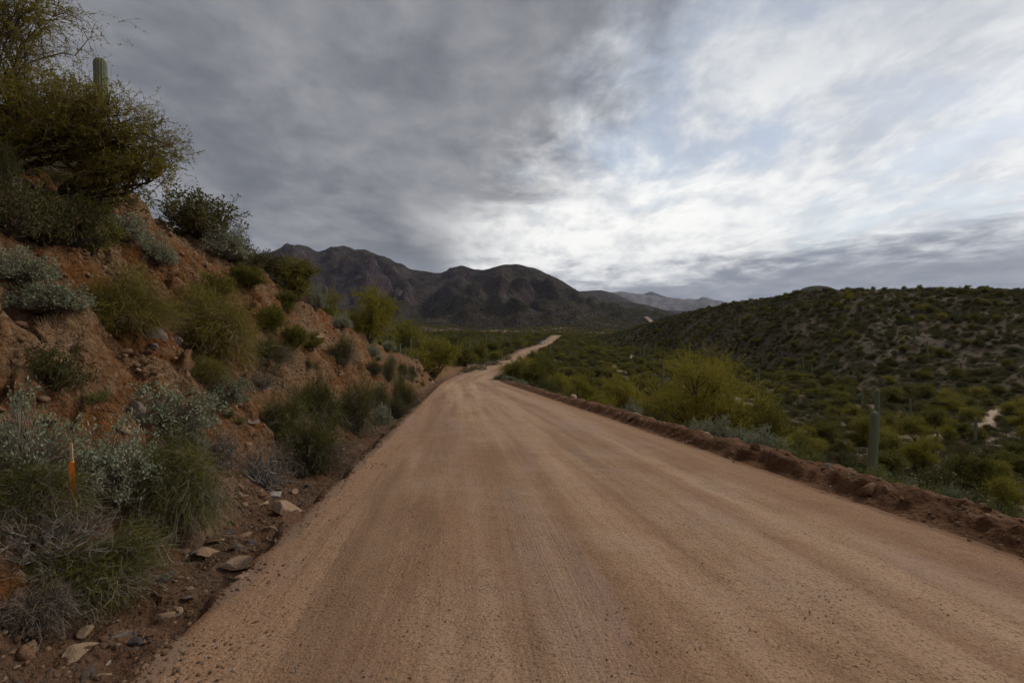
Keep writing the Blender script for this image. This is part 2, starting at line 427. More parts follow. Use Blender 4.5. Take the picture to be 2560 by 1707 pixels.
# ------------------------------------------------------------------ materials
MATS = {}
def material(name):
    m = bpy.data.materials.new(name); m.use_nodes = True; m.node_tree.nodes.clear()
    MATS[name] = m
    return m, T(m.node_tree)
def finish(m, t, color, rough=.9, normal=None, spec=.25):
    b = t.new('ShaderNodeBsdfPrincipled'); t.put(b.inputs['Base Color'], color)
    t.put(b.inputs['Roughness'], rough); b.inputs['Specular IOR Level'].default_value = spec
    if normal is not None: m.node_tree.links.new(normal, b.inputs['Normal'])
    o = t.new('ShaderNodeOutputMaterial'); m.node_tree.links.new(b.outputs[0], o.inputs[0])
    return m
def leaf_material(name, a, b, transl=.3, spread=.5, rough=.6):
    """two tones mixed leaf by leaf and plant by plant, some light coming through"""
    m, t = material(name)
    f = (t.geo('Random Per Island') * spread + t.rand() * .45 + t.noise(t.coord(), 1.7, 2) * .5 - .25).clamp()
    c = t.mix(f, a, b)
    p = t.new('ShaderNodeBsdfPrincipled'); t.put(p.inputs['Base Color'], c); p.inputs['Roughness'].default_value = rough
    p.inputs['Specular IOR Level'].default_value = .2
    tr = t.new('ShaderNodeBsdfTranslucent'); t.put(tr.inputs[0], c)
    mx = t.new('ShaderNodeMixShader'); mx.inputs[0].default_value = transl
    m.node_tree.links.new(p.outputs[0], mx.inputs[1]); m.node_tree.links.new(tr.outputs[0], mx.inputs[2])
    o = t.new('ShaderNodeOutputMaterial'); m.node_tree.links.new(mx.outputs[0], o.inputs[0])
    return m
def plain_material(name, a, b, sc=8., rough=.85, bump=.3, dist=.01, spec=.2):
    m, t = material(name)
    p = t.coord(); n = t.noise(p, sc, 5, .6)
    c = t.mix((n * 1.5 - .35 + (t.rand() - .5) * .5).clamp(), a, b)
    return finish(m, t, c, rough, t.bump(t.noise(p, sc * 4, 4, .65), bump, dist), spec)

# graded dirt road: u across, v along
m, t = material('graded_dirt')
u, v, _ = t.sep(t.uv()); p = t.pos()
band = t.noise(t.vec(u * 1.1, v * .035, 3.0), 1.0, 3, .5, .2)
band2 = t.noise(t.vec(u * 3.2, v * .11, 9.0), 1.0, 5, .6, .5)
line = t.noise(t.vec(u * 26.0, v * .10, 1.0), 1.0, 2, .6, .15)
patch = t.noise(p, .55, 5, .6, .4)
c = t.mix((band * 1.1 + band2 * .45 - .28 + (patch - .5) * .5).step(.28, .74), (.285, .163, .091), (.530, .345, .205))
c = t.mix((patch * .6 + band2 * .5).step(.50, .72) * .55, c, (.300, .200, .150))
edge = u.abs().step(2.1, 3.3)
skirt = u.abs().step(3.2, 3.42)
c = t.mix((edge * .7 + (patch - .5) * .4 * edge).clamp(), c, (.270, .140, .072))
grit = t.noise(p, 46., 4, .7)
peb = t.voro(p, 30., 'F1', 'Color'); pr, pg_, pb = t.sep(peb)
c = t.mix(grit.step(.50, .36) * .75, c, (.14, .074, .040))
c = t.mix(t.noise(p, 70., 3, .7).step(.57, .68) * .6, c, (.58, .42, .285))
tread = t.noise(t.vec(u * 60.0, v * .25, 4.0), 1.0, 1, .5) * (u + .75).abs().step(.55, .15)
c = t.mix(line.step(.56, .70) * .13, c, (.19, .11, .07))
c = t.mix(tread.step(.5, .62) * t.noise(p, .35, 3).step(.45, .6) * .3, c, (.17, .095, .058))
c = t.mix(t.noise(p, 30., 5, .75).step(.46, .32) * .35, c, (.17, .092, .052))
c = t.mix(t.noise(t.vec(u * .9, v * .22, 2.0), 1.0, 5, .6, .6).step(.52, .68) * .5, c, (.345, .225, .175))
loose = (t.noise(t.vec(u * 1.6, v * .12, 7.0), 1.0, 5, .65, .5) + (u + 2.2).abs().step(.9, .1) * .10 + (u - .55).abs().step(.6, .1) * .07).step(.53, .72)
c = t.mix(loose * .36, c, (.215, .122, .072))
c = t.mix(skirt * .9, c, (.165, .082, .042))
ph = t.voro(p, 34.)
wbm = t.noise(p, .16, 3).step(.48, .62)
wsh = t.new('ShaderNodeTexWave'); t.put(wsh.inputs['Vector'], t.vec(0.0, v + (patch - .5) * .5, 0.0)); wsh.bands_direction = 'Y'; wsh.inputs['Scale'].default_value = .55; wsh.inputs['Distortion'].default_value = .6
hgt = grit * (.45 + loose * .7) + tread * .3 + E(m.node_tree, wsh.outputs['Fac']) * wbm * .55 + t.noise(p, 24., 4, .75) * .4 + (0.5 - ph).max(0.0) * .5 * pg_.step(.5, .8) + line * .12 + t.noise(p, 9., 3, .6) * .8
finish(m, t, c, .95, t.bump(hgt, .85, .022), .12)

# cut bank: rusty earth, tan weathered rock, a little grey
m, t = material('cut_bank')
p = t.pos(); x, y, z = t.sep(p)
n1 = t.noise(p, .42, 6, .62, .5); n2 = t.noise(p, 1.6, 6, .65, .3); n3 = t.noise(p, 11., 5, .7)
c = t.mix(n1.step(.40, .60), (.215, .086, .027), (.268, .162, .084))
c = t.mix(n2.step(.50, .70) * .8, c, (.170, .072, .027))
c = t.mix((n1 * .5 + n2 * .55).step(.56, .68) * .7, c, (.32, .205, .112))
c = t.mix(t.noise(p, .8, 5, .6, .8).step(.63, .74) * .7, c, (.27, .225, .20))
vr = t.voro(p, 16., 'F1', 'Color'); vr_, vg_, vb_ = t.sep(vr)
c = t.mix(vr_.step(.84, .92) * .45, c, (.42, .27, .17))
c = t.mix(n3.step(.46, .66) * .7, c, (.09, .038, .015))
c = t.mix(t.noise(t.vec(x * .6, y * .6, z * 3.2), 1.3, 5, .62, .8).step(.54, .66) * .45, c, (.30, .20, .12))
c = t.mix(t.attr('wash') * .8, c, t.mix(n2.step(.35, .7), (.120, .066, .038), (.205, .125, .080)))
vd = t.voro(p, 9.); vd2 = t.voro(p, 22.)
crk = t.voro(t.vec(x + n2 * .3, y + n2 * .3, z * 1.6), 5., 'DISTANCE_TO_EDGE')
c = t.mix(crk.step(.05, .0) * n1.step(.5, .65) * .3, c, (.08, .036, .017))
h = n2 * 1.3 + n3 * 1.1 + crk.step(0.0, .10) * n1.step(.5, .65) * .3 + (.55 - vd).max(0.0) * .7 + (.5 - vd2).max(0.0) * .45 + t.noise(p, 42., 3, .7) * .2
finish(m, t, c, .95, t.bump(h, 1.0, .12), .1)

# bladed-up windrow of fresh dirt
m, t = material('berm_dirt')
p = t.pos(); n1 = t.noise(p, 2.2, 6, .65); n2 = t.noise(p, 14., 5, .7)
c = t.mix(n1.step(.35, .65), (.095, .043, .018), (.180, .092, .046))
c = t.mix(n2.step(.58, .78) * .45, c, (.32, .19, .12))
h = n1 * 1.1 + n2 * .6 + (.5 - t.voro(p, 13.)).max(0.0) * .8 + t.noise(p, 45., 3) * .25
finish(m, t, c, .95, t.bump(h, 1.0, .06), .1)

# desert floor
m, t = material('desert_soil')
p = t.pos(); n1 = t.noise(p, .06, 6, .6, .5); n2 = t.noise(p, .7, 5, .65); n3 = t.noise(p, 6., 4, .7)
c = t.mix(n1.step(.38, .62), (.190, .115, .074), (.150, .105, .072))
c = t.mix(n2.step(.5, .72) * .6, c, (.115, .088, .055))
c = t.mix(n3.step(.55, .72) * .35, c, (.30, .21, .15))
c = t.mix(t.attr('wash'), c, (.50, .36, .255))
dist = t.attr('dist')
dots = t.voro(p, .22); dots2 = t.voro(p, .5)
veg = ((dots + (n1 - .5) * .3).step(.62, .34) * .8 + dots2.step(.5, .28) * .5).clamp() * dist
c = t.mix(dist * .65, c, (.062, .056, .026))
c = t.mix(veg, c, (.046, .052, .020))
h = n2 * .6 + n3 * .3 + t.noise(p, 25., 3) * .12 
finish(m, t, c, .95, t.bump(h, .8, .12), .1)

# valley hill opposite
m, t = material('hill_soil')
p = t.pos(); n1 = t.noise(p, .035, 6, .6, .6); n2 = t.noise(p, .5, 5, .65); n3 = t.noise(p, 4., 4, .7)
c = t.mix(n1.step(.40, .62), (.088, .062, .037), (.122, .092, .062))
c = t.mix(n2.step(.5, .7) * .55, c, (.085, .068, .036))
c = t.mix(n3.step(.57, .72) * .35, c, (.19, .15, .11))
h = n2 * .8 + n3 * .4
finish(m, t, c, .95, t.bump(h, .9, .25), .1)

# mountain sides: rock in purple brown, scrub in olive
def mountain_mat(name, rockA, rockB, scrub, s, amount):
    m, t = material(name)
    p = t.pos(); x, y, z = t.sep(t.geo('Normal'))
    n1 = t.noise(p, .0022 * s, 6, .62, .6); n2 = t.noise(p, .012 * s, 6, .66, .4); n3 = t.noise(p, .07 * s, 4, .7)
    c = t.mix(n2.step(.38, .66), rockA, rockB)
    px_, py_, pz_ = t.sep(p)
    cov = (n1 * 1.0 + (z - .80) * 1.2 + (n2 - .5) * .5 + pz_.step(330., 120.) * .22).step(.34, .64) * amount
    dots = t.voro(p, .11 * s).step(.62, .22)
    c = t.mix((cov * (.55 + .6 * dots)).clamp(), c, scrub)
    h = n2 * 22. / s + n3 * 7. / s + (.5 - t.voro(p, .11 * s)) * 3. / s
    return finish(m, t, c, .95, t.bump(h, 1.0, 3.0), .05)
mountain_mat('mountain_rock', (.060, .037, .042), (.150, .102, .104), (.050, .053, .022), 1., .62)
mountain_mat('sunlit_range_rock', (.22, .185, .185), (.38, .33, .33), (.18, .165, .15), .4, .4)  # sunlight on this range is painted in as paler rock than the peak behind
mountain_mat('far_peak_rock', (.06, .06, .06), (.10, .09, .09), (.05, .055, .04), .4, .5)
mountain_mat('butte_rock', (.115, .095, .08), (.16, .135, .11), (.085, .085, .05), 3., .7)

# ------------------------------------------------------------------ the ground, one polar sheet cut into its regions
pxs = np.arange(-96, 1121, 2.7)
az_front = np.arctan((pxs - 512) / F)
az_back = np.arange(az_front[-1], az_front[0] + 2 * math.pi, R(4.5))[1:]
AZ = np.concatenate([az_front, az_back]); na = len(AZ)
RR = np.concatenate([np.array([.3, .6, 1.0, 1.4, 1.8]), np.exp(np.arange(math.log(2.15), math.log(46), .0066)),
                     np.exp(np.arange(math.log(46), math.log(600), .0145)), np.exp(np.arange(math.log(600), math.log(17000), .0125))])
nr = len(RR)
GA, GR = np.meshgrid(AZ, RR)
GX, GY = GR * np.sin(GA), GR * np.cos(GA)
GZ, GC = terrain(GX, GY)
GZ = GZ + CZ
# small sideways displacement of the cut so that it reads as broken earth
bk = (GC == 1) | (GC == 2)
nx = np.where(bk, .13 * fbm(GZ * 1.7 + 3, GY * 1.7, 4, 301), 0); ny = np.where(bk, .10 * fbm(GZ * 1.9, GX * 1.9 + GY, 3, 305), 0)
fade = np.clip((np.abs(road_d(GX, np.clip(GY, -40, 600))) - HW - .2) / 1.2, 0, 1)
VX, VY = GX + nx * fade, GY + ny * fade
V = np.stack([VX, VY, GZ], -1).reshape(-1, 3)
i, j = np.meshgrid(np.arange(nr - 1), np.arange(na), indexing='ij'); j2 = (j + 1) % na
QUADS = np.stack([i * na + j, i * na + j2, (i + 1) * na + j2, (i + 1) * na + j], -1).reshape(-1, 4)[:, ::-1]
fc = GC.reshape(-1)[QUADS[:, 0]]
# sandy wash winding along the valley floor
rr_ = np.hypot(GX, GY)
wc = 66 + 30 * noise2(GX / 55. + 3.3, GY / 300., 401) + .10 * GX          # centre line in Y
wash = (1 - sstep(.6, 1.9, np.abs(GY - wc) + 1.8 * fbm(GX / 9., GY / 9., 2, 403) + 1.2 * noise2(GX / 14., GY / 60., 417))) * (GX > 14)
wc2 = 12 + .09 * GY + 14 * noise2(GY / 70., GX / 400., 407)
wash2 = (1 - sstep(.5, 1.8, np.abs(GX - wc2 - 14) + 1.6 * fbm(GX / 7., GY / 7., 2, 409) + 1.5 * noise2(GX / 60., GY / 16., 419))) * (GY > 85) * (GY < 260)
bare = sstep(.45, .65, fbm(GX / 22., GY / 22., 3, 411)) * .3
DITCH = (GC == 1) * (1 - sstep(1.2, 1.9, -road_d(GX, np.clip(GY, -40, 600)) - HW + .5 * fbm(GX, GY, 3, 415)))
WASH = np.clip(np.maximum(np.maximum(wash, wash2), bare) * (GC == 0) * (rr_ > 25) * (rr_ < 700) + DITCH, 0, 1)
DIST = sstep(800, 1900, rr_)
REG = [(0, 'ground', 'desert_soil', 'reddish brown desert floor of the valley and bajada'),
       (1, 'embankment', 'cut_bank', 'rusty earth road cut rising along the ditch'),
       (2, 'berm', 'berm_dirt', 'low ridge of graded dirt along the outer road edge'),
       (3, 'hill', 'hill_soil', 'long scrub-dotted hill across the valley'),
       (4, 'mountain', 'mountain_rock', 'dark rounded desert mountains closing the valley'),
       (5, 'far_mountain', 'sunlit_range_rock', 'pale hazy mountain range on the horizon'),
       (6, 'butte', 'butte_rock', 'flat-topped dome showing behind the hill crest'),
       (7, 'peak', 'far_peak_rock', 'blue pointed peak behind the pale range')]
nrm_full = None
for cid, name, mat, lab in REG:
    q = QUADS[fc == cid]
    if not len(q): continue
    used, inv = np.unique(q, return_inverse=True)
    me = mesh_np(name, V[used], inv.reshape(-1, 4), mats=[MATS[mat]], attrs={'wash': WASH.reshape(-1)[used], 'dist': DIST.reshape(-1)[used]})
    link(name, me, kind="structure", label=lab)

# ------------------------------------------------------------------ the road sheet
def road_mesh(name, Ys, ds, zoff=.0):
    D2, Y2 = np.meshgrid(ds, Ys)
    sl_ = road_x(Y2 + .5) - road_x(Y2 - .5); L = np.sqrt(1 + sl_ ** 2)
    X = road_x(Y2) + D2 / L; Yw = Y2 - D2 * sl_ / L
    left = HW + .02 + .14 * fbm(X * .9, Yw * .9, 3, 501); right = HW + .10 + .06 * fbm(X * 1.2, Yw * 1.2, 2, 503)
    rut = -.022 * np.exp(-((np.abs(D2 + .35) - .85) / .28) ** 2) - .014 * np.exp(-((D2 - 1.9) / .3) ** 2)
    win = .03 * np.exp(-((D2 + 2.35 + .25 * noise2(X * .2, Yw * .2, 511)) / .22) ** 2) * (.5 + .5 * noise2(X * .6, Yw * .6, 509))
    z = road_z(Y2) + CZ + .012 - .02 * (D2 / HW) ** 2 + rut + win + .012 * fbm(X * 1.5, Yw * 1.5, 3, 505) + .006 * fbm(X * 7, Yw * 7, 2, 507)
    over = np.where(D2 < 0, np.maximum(-D2 - left, 0), np.maximum(D2 - right, 0))
    z = z - np.minimum(over * 2.2, .5)
    V = np.stack([X, Yw, z + zoff], -1).reshape(-1, 3); n, m_ = D2.shape
    a, b = np.meshgrid(np.arange(n - 1), np.arange(m_ - 1), indexing='ij')
    Q = np.stack([a * m_ + b, a * m_ + b + 1, (a + 1) * m_ + b + 1, (a + 1) * m_ + b], -1).reshape(-1, 4)
    return mesh_np(name, V, Q, mats=[MATS['graded_dirt']], uv=np.stack([D2, Y2], -1).reshape(-1, 2))
Ys = np.concatenate([np.arange(-6, 2.4, .2), np.exp(np.arange(math.log(2.4), math.log(80), .0085)), np.exp(np.arange(math.log(80), math.log(560), .012))])
ds = np.concatenate([[-HW - .55, -HW - .4], np.arange(-HW - .3, -HW + .3, .05), np.arange(-HW + .3, HW - .1, .07), np.arange(HW - .1, HW + .6, .08)])
link('road', road_mesh('road', Ys, ds), kind='structure', label='tan graded dirt road curving away into the valley')

# ------------------------------------------------------------------ plant materials
leaf_material('palo_verde_leaf', (.165, .150, .014), (.350, .285, .038), .35)
leaf_material('olive_leaf', (.095, .096, .011), (.225, .195, .027), .3)
leaf_material('dark_leaf', (.046, .054, .010), (.120, .115, .024), .25)
leaf_material('silver_leaf', (.150, .168, .088), (.370, .378, .245), .2)
leaf_material('fresh_leaf', (.090, .118, .020), (.220, .235, .060), .35)
leaf_material('broom_green', (.050, .058, .009), (.180, .160, .034), .3)
leaf_material('yellow_broom_leaf', (.105, .098, .012), (.265, .215, .034), .3)
leaf_material('tree_leaf', (.100, .095, .010), (.255, .208, .028), .3)
leaf_material('dry_twig', (.110, .078, .054), (.310, .245, .190), .1)
leaf_material('tan_twig', (.150, .095, .050), (.300, .200, .110), .1)
leaf_material('straw', (.250, .190, .080), (.420, .340, .170), .3)
leaf_material('bursage_leaf', (.080, .080, .022), (.190, .178, .060), .2)
plain_material('bark', (.045, .032, .022), (.105, .080, .058), 14., .9, .8, .02)
plain_material('green_bark', (.060, .062, .024), (.120, .115, .050), 9., .8, .4, .01)
plain_material('dead_wood', (.180, .155, .135), (.330, .295, .265), 9., .85, .5, .01)

# ------------------------------------------------------------------ plant builders: each returns (wood MB, crown MB) for a plant about 1 m wide at scale 1
def shell_points(n, g, flat=.35, inner=.55):
    v = unit(g.normal(size=(n, 3))); v[:, 2] = np.abs(v[:, 2]) * (1 - flat) + flat * g.random(n) - .1
    return v * (inner + (1 - inner) * g.random((n, 1)) ** .5)

def palo_verde(seed, lobes, trunk=(0, 0, 0), r0=.1, n2=26, n3=10, n4=2, ll=.035, tw=.006, leaf_n=7, slen=.45, droop=.25, stems=1, leaf_w=.45):
    """lobes: (x,y,z, rx,ry,rz). Limbs to each lobe, branches through it, sprays of fine green twigs with leaflets"""
    g = np.random.default_rng(seed); wood, crown = MB(), MB()
    base = np.array(trunk, float)
    for (x, y, z, rx, ry, rz) in lobes:
        c = np.array([x, y, z], float); rad = np.array([rx, ry, rz])
        b0 = base + np.append(g.normal(size=2) * r0 * (2.0 if stems > 1 else .3), 0)
        limb = curve_to(b0[None], c[None] - np.array([[0, 0, rz * .35]]), g, 9, .16, .045)
        tubes(wood, limb, np.linspace(r0, r0 * .35, 9)[None], 7)
        tips = c + shell_points(n2, g, .25, .35) * rad
        st = limb[0][g.integers(3, 9, n2)]
        br = curve_to(st, tips, g, 6, .12, .05, .05)
        tubes(wood, br, np.linspace(r0 * .3, tw * .9, 6)[None].repeat(n2, 0), 4)
        # sprays
        k = n2 * n3
        org = br[np.repeat(np.arange(n2), n3), g.integers(2, 6, k)]
        out_ = unit(org - c + np.array([0, 0, .12]) * rad[2]) * .8 + g.normal(size=(k, 3)) * .55
        out_[:, 2] += .15
        L = slen * (.5 + g.random(k)) * float(np.mean(rad))
        end = org + unit(out_) * L[:, None]
        sp = curve_to(org, end, g, 5, .10, .06, droop * .5)
        ribbons(crown, sp, np.linspace(tw * 1.4, tw * .5, 5)[None].repeat(k, 0), g, 1)
        # finer twigs
        kk = k * n4
        o2 = sp[np.repeat(np.arange(k), n4), g.integers(1, 5, kk)]
        d2 = unit(unit(out_)[np.repeat(np.arange(k), n4)] + g.normal(size=(kk, 3)) * .7)
        e2 = o2 + d2 * (L[np.repeat(np.arange(k), n4)] * (.35 + .4 * g.random(kk)))[:, None]
        s2 = curve_to(o2, e2, g, 4, .08, .05, droop * .6)
        ribbons(crown, s2, np.linspace(tw, tw * .5, 4)[None].repeat(kk, 0), g, 0)
        for arr in (sp, s2):
            m_, kpt = arr.shape[:2]
            idx = np.repeat(np.arange(m_), leaf_n); q = g.random(len(idx)) * (kpt - 1.001); i0 = q.astype(int); fr = (q - i0)[:, None]
            pt = arr[idx, i0] * (1 - fr) + arr[idx, i0 + 1] * fr
            leaves(crown, pt, g.normal(size=pt.shape) + unit(arr[idx, -1] - arr[idx, 0]) * .8, ll * (.5 + g.random(len(pt))), ll * leaf_w, g, 0)
    return wood, crown

def strand_bush(seed, n=1400, h=1.0, wdt=.5, droop=.45, wid=.006, grey=.35, side=3, lean=(0, 0), straight=.1, segs=6, low=.05, clumps=6):
    """broom-like shrub: tufts of fine strands fanning from several crowns, greyer below and outside"""
    g = np.random.default_rng(seed); wood, crown = MB(), MB()
    ca = np.arange(clumps) * 6.283 / clumps + g.random(clumps) * .8; cr = wdt * .55 * g.random(clumps) ** .5
    cc = np.stack([np.cos(ca) * cr, np.sin(ca) * cr], -1); ch = h * (.55 + .5 * g.random(clumps)); cw = wdt * (.42 + .38 * g.random(clumps))
    ch[0] = h; cc[0] *= .3
    nb = clumps * 2; bi = np.arange(nb) % clumps
    st = np.concatenate([cc[bi] * .35 + g.normal(size=(nb, 2)) * .03, np.zeros((nb, 1))], 1)
    en = np.concatenate([cc[bi] + g.normal(size=(nb, 2)) * .05, (ch[bi] * (.3 + .25 * g.random(nb)))[:, None]], 1)
    stems = curve_to(st, en, g, 6, .12, .05); tubes(wood, stems, np.linspace(.016, .005, 6)[None].repeat(nb, 0), 5)
    si = g.integers(0, nb, n); ci = bi[si]; o = stems[si, g.integers(0, 6, n)] + g.normal(size=(n, 3)) * .025
    th = g.random(n) * 6.283; up_ = low + (1 - low) * g.random(n) ** .8
    rad = cw[ci] * (.45 + .55 * g.random(n)) * np.sqrt(np.maximum(1 - up_ ** 2.0, .03)) * 1.15
    tip = np.stack([cc[ci, 0] + np.cos(th) * rad + lean[0] * up_, cc[ci, 1] + np.sin(th) * rad + lean[1] * up_, ch[ci] * up_ * (.7 + .35 * g.random(n))], -1)
    wild = g.random(n) < .06; tip[wild] *= 1.22
    sp = curve_to(o, tip, g, segs, straight, .05, 0)
    q = np.linspace(0, 1, segs)[None, :]
    sp[:, :, 2] -= droop * h * .25 * q ** 3 * (.3 + g.random((n, 1)))
    isg = g.random(n) < grey * (1.5 - 1.2 * up_) * (.5 + g.random(clumps)[ci])
    for mk, mi in ((~isg, 0), (isg, 1)):
        if mk.any(): ribbons(crown, sp[mk], np.linspace(wid, wid * .45, segs)[None].repeat(mk.sum(), 0), g, mi)
    thick = g.random(n) < .03
    if thick.any(): tubes(wood, sp[thick], np.linspace(wid * 1.1, wid * .35, segs)[None].repeat(thick.sum(), 0), 4)
    if side:
        k = n * side; idx = np.repeat(np.arange(n), side); o2 = sp[idx, g.integers(segs // 2, segs, k)]
        d2 = unit(sp[idx, -1] - sp[idx, -3]) + g.normal(size=(k, 3)) * .5
        e2 = o2 + unit(d2) * (.05 + .12 * g.random((k, 1))) * h
        s2 = curve_to(o2, e2, g, 3, .08, .03)
        ig2 = isg[idx]
        for mk, mi in ((~ig2, 0), (ig2, 1)):
            if mk.any(): ribbons(crown, s2[mk], np.linspace(wid * .8, wid * .4, 3)[None].repeat(mk.sum(), 0), g, mi)
    return wood, crown

def brittlebush(seed, tips=330, h=.62, wdt=.5, per=12, ll=.042, lw=.5, dead=200, cover=.75):
    """dome of silvery leaf rosettes over a tangle of dry stems"""
    g = np.random.default_rng(seed); wood, crown = MB(), MB()
    v = shell_points(tips, g, .2, .82); v[:, 2] = np.abs(v[:, 2])
    lump = 1 + .3 * np.sin(v[:, 0] * 6 + seed) * np.cos(v[:, 1] * 5 + seed * 2) + .12 * np.sin(v[:, 1] * 13 + v[:, 2] * 9)
    tp = v * np.array([wdt, wdt, h]) * lump[:, None]; tp[:, 2] += .06
    stems = curve_to(np.zeros((1, 3)), tp, g, 5, .1, .05); tubes(wood, stems, np.linspace(.008, .003, 5)[None].repeat(tips, 0), 3)
    idx = np.repeat(np.arange(tips), per); k = len(idx)
    c = tp[idx] + g.normal(size=(k, 3)) * .028 * (h / .6)
    dr = unit(tp[idx]) * .6 + g.normal(size=(k, 3)) * .8 + np.array([0, 0, .35])
    leaves(crown, c, dr, ll * (.6 + .7 * g.random(k)), ll * lw * (.7 + .5 * g.random(k)), g, 0)
    if dead:
        th = g.random(dead) * 6.283; rr = wdt * (.3 + .75 * g.random(dead))
        e = np.stack([np.cos(th) * rr, np.sin(th) * rr, h * .45 * g.random(dead)], -1)
        sp = curve_to(np.array([[0, 0, .08]]), e, g, 5, .18, .08)
        ribbons(crown, sp, np.linspace(.007, .004, 5)[None].repeat(dead, 0), g, 1)
    return wood, crown

def twig_bush(seed, n=60, h=.8, wdt=.5, sub=9, tw=.008, leaf=0, ll=.03, up=.4, m_leaf=0):
    """dry branching shrub, optional sparse leaves"""
    g = np.random.default_rng(seed); wood, crown = MB(), MB()
    v = shell_points(n, g, .3, .6); v[:, 2] = np.maximum(v[:, 2], .08)
    tp = v * np.array([wdt, wdt, h]); st = curve_to(np.zeros((1, 3)), tp, g, 7, .15, .06)
    tubes(wood, st, np.linspace(tw * 1.6, tw * .5, 7)[None].repeat(n, 0), 3)
    k = n * sub; idx = np.repeat(np.arange(n), sub); o = st[idx, g.integers(2, 7, k)]
    dr = unit(tp[idx] + np.array([0, 0, up])) + g.normal(size=(k, 3)) * .6
    s1 = curve_to(o, o + unit(dr) * (.10 + .22 * g.random((k, 1))) * max(h, wdt), g, 4, .15, .06)
    ribbons(crown, s1, np.linspace(tw * .7, tw * .35, 4)[None].repeat(k, 0), g, 1)
    k2 = k * 2; i2 = np.repeat(np.arange(k), 2); o2 = s1[i2, g.integers(1, 4, k2)]
    s2 = curve_to(o2, o2 + unit(unit(dr)[i2] + g.normal(size=(k2, 3)) * .8) * (.05 + .10 * g.random((k2, 1))) * max(h, wdt), g, 3, .1, .05)
    ribbons(crown, s2, np.linspace(tw * .5, tw * .3, 3)[None].repeat(k2, 0), g, 1)
    if leaf:
        k3 = k2 * leaf; i3 = np.repeat(np.arange(k2), leaf); q = g.random((k3, 1))
        pt = s2[i3, 0] * (1 - q) + s2[i3, 2] * q
        leaves(crown, pt, unit(s2[i3, 2] - s2[i3, 0]) + g.normal(size=(k3, 3)) * .7 + np.array([0, 0, .3]), ll * (.6 + .6 * g.random(k3)), ll * .5, g, m_leaf)
    return wood, crown

# prototypes: name -> list of (wood mesh, crown mesh)
PROTO = {}
def proto(kind, pairs, wmat, cmats):
    PROTO[kind] = [(a.mesh(kind + '_stem', [MATS[wmat]]), b.mesh(kind + '_foliage', [MATS[q] for q in cmats])) for a, b in pairs]
    PROTO[kind + '#'] = pairs
    PROTO[kind + '@'] = (wmat, cmats)
def rlobes(seed, n, R_, z0, z1, rr):
    g = np.random.default_rng(seed); out_ = []
    for i in range(n):
        a = i * 6.283 / n + g.random() * .9; q = R_ * (.45 + .55 * g.random())
        s_ = rr * (.75 + .5 * g.random())
        out_.append((math.cos(a) * q, math.sin(a) * q, z0 + (z1 - z0) * g.random(), s_, s_, s_ * .85))
    return out_
# unit palo verde: ~1 m wide, .85 m high, so twig sizes are small too
def unit_pv(seed, n=5, **kw):
    a = dict(r0=.016, n2=15, n3=9, n4=2, ll=.022, tw=.0034, leaf_n=6, slen=.62, droop=.15, stems=3)
    a.update(kw)
    return palo_verde(seed, rlobes(seed, n, .30, .22, .60, .22) + [(0, 0, .60, .24, .24, .22), (.1, -.1, .25, .3, .3, .2)], **a)
proto('palo_verde', [unit_pv(11), unit_pv(12), unit_pv(13, 4)], 'green_bark', ['palo_verde_leaf', 'palo_verde_leaf'])
proto('olive_tree', [unit_pv(21, 5, leaf_n=8, ll=.026), unit_pv(22, 6, leaf_n=8, ll=.026), unit_pv(23, 4, leaf_n=8, ll=.027)], 'bark', ['olive_leaf', 'tan_twig'])
proto('creosote', [twig_bush(31, 56, .75, .5, 9, .007, 6, .036, .9), twig_bush(32, 50, .8, .5, 9, .007, 6, .038, .9), twig_bush(33, 60, .7, .5, 9, .007, 6, .036, .9)], 'bark', ['dark_leaf', 'tan_twig'])
proto('green_shrub', [twig_bush(41, 46, .75, .5, 9, .007, 5, .034, .9), twig_bush(42, 40, .7, .5, 9, .007, 5, .036, .9)], 'bark', ['fresh_leaf', 'tan_twig'])
proto('brittlebush', [brittlebush(51), brittlebush(52, 360, .55), brittlebush(53, 290, .7)], 'dry_twig', ['silver_leaf', 'dry_twig'])
proto('broom', [strand_bush(61, 1900, wid=.0045), strand_bush(62, 1900, wid=.0045, grey=.5, wdt=.52), strand_bush(63, 1900, wid=.0045, grey=.25, droop=.7)], 'bark', ['broom_green', 'dry_twig'])
proto('yellow_broom', [strand_bush(71, 2600, .8, .55, .6, .0034, .22, 4, straight=.16, clumps=9), strand_bush(72, 2600, .75, .55, .7, .0034, .28, 4, straight=.16, clumps=9)], 'bark', ['yellow_broom_leaf', 'tan_twig'])
proto('dry_bush', [twig_bush(81, 70, .8, .5, 11, .008), twig_bush(82, 60, .7, .55, 12, .008), strand_bush(83, 900, .75, .5, .7, .006, 3.0, 3)], 'dead_wood', ['dry_twig', 'dry_twig'])
proto('bursage', [brittlebush(91, 90, .5, .5, 6, .075, .55, 40), brittlebush(92, 80, .45, .5, 6, .08, .55, 40)], 'dry_twig', ['bursage_leaf', 'dry_twig'])

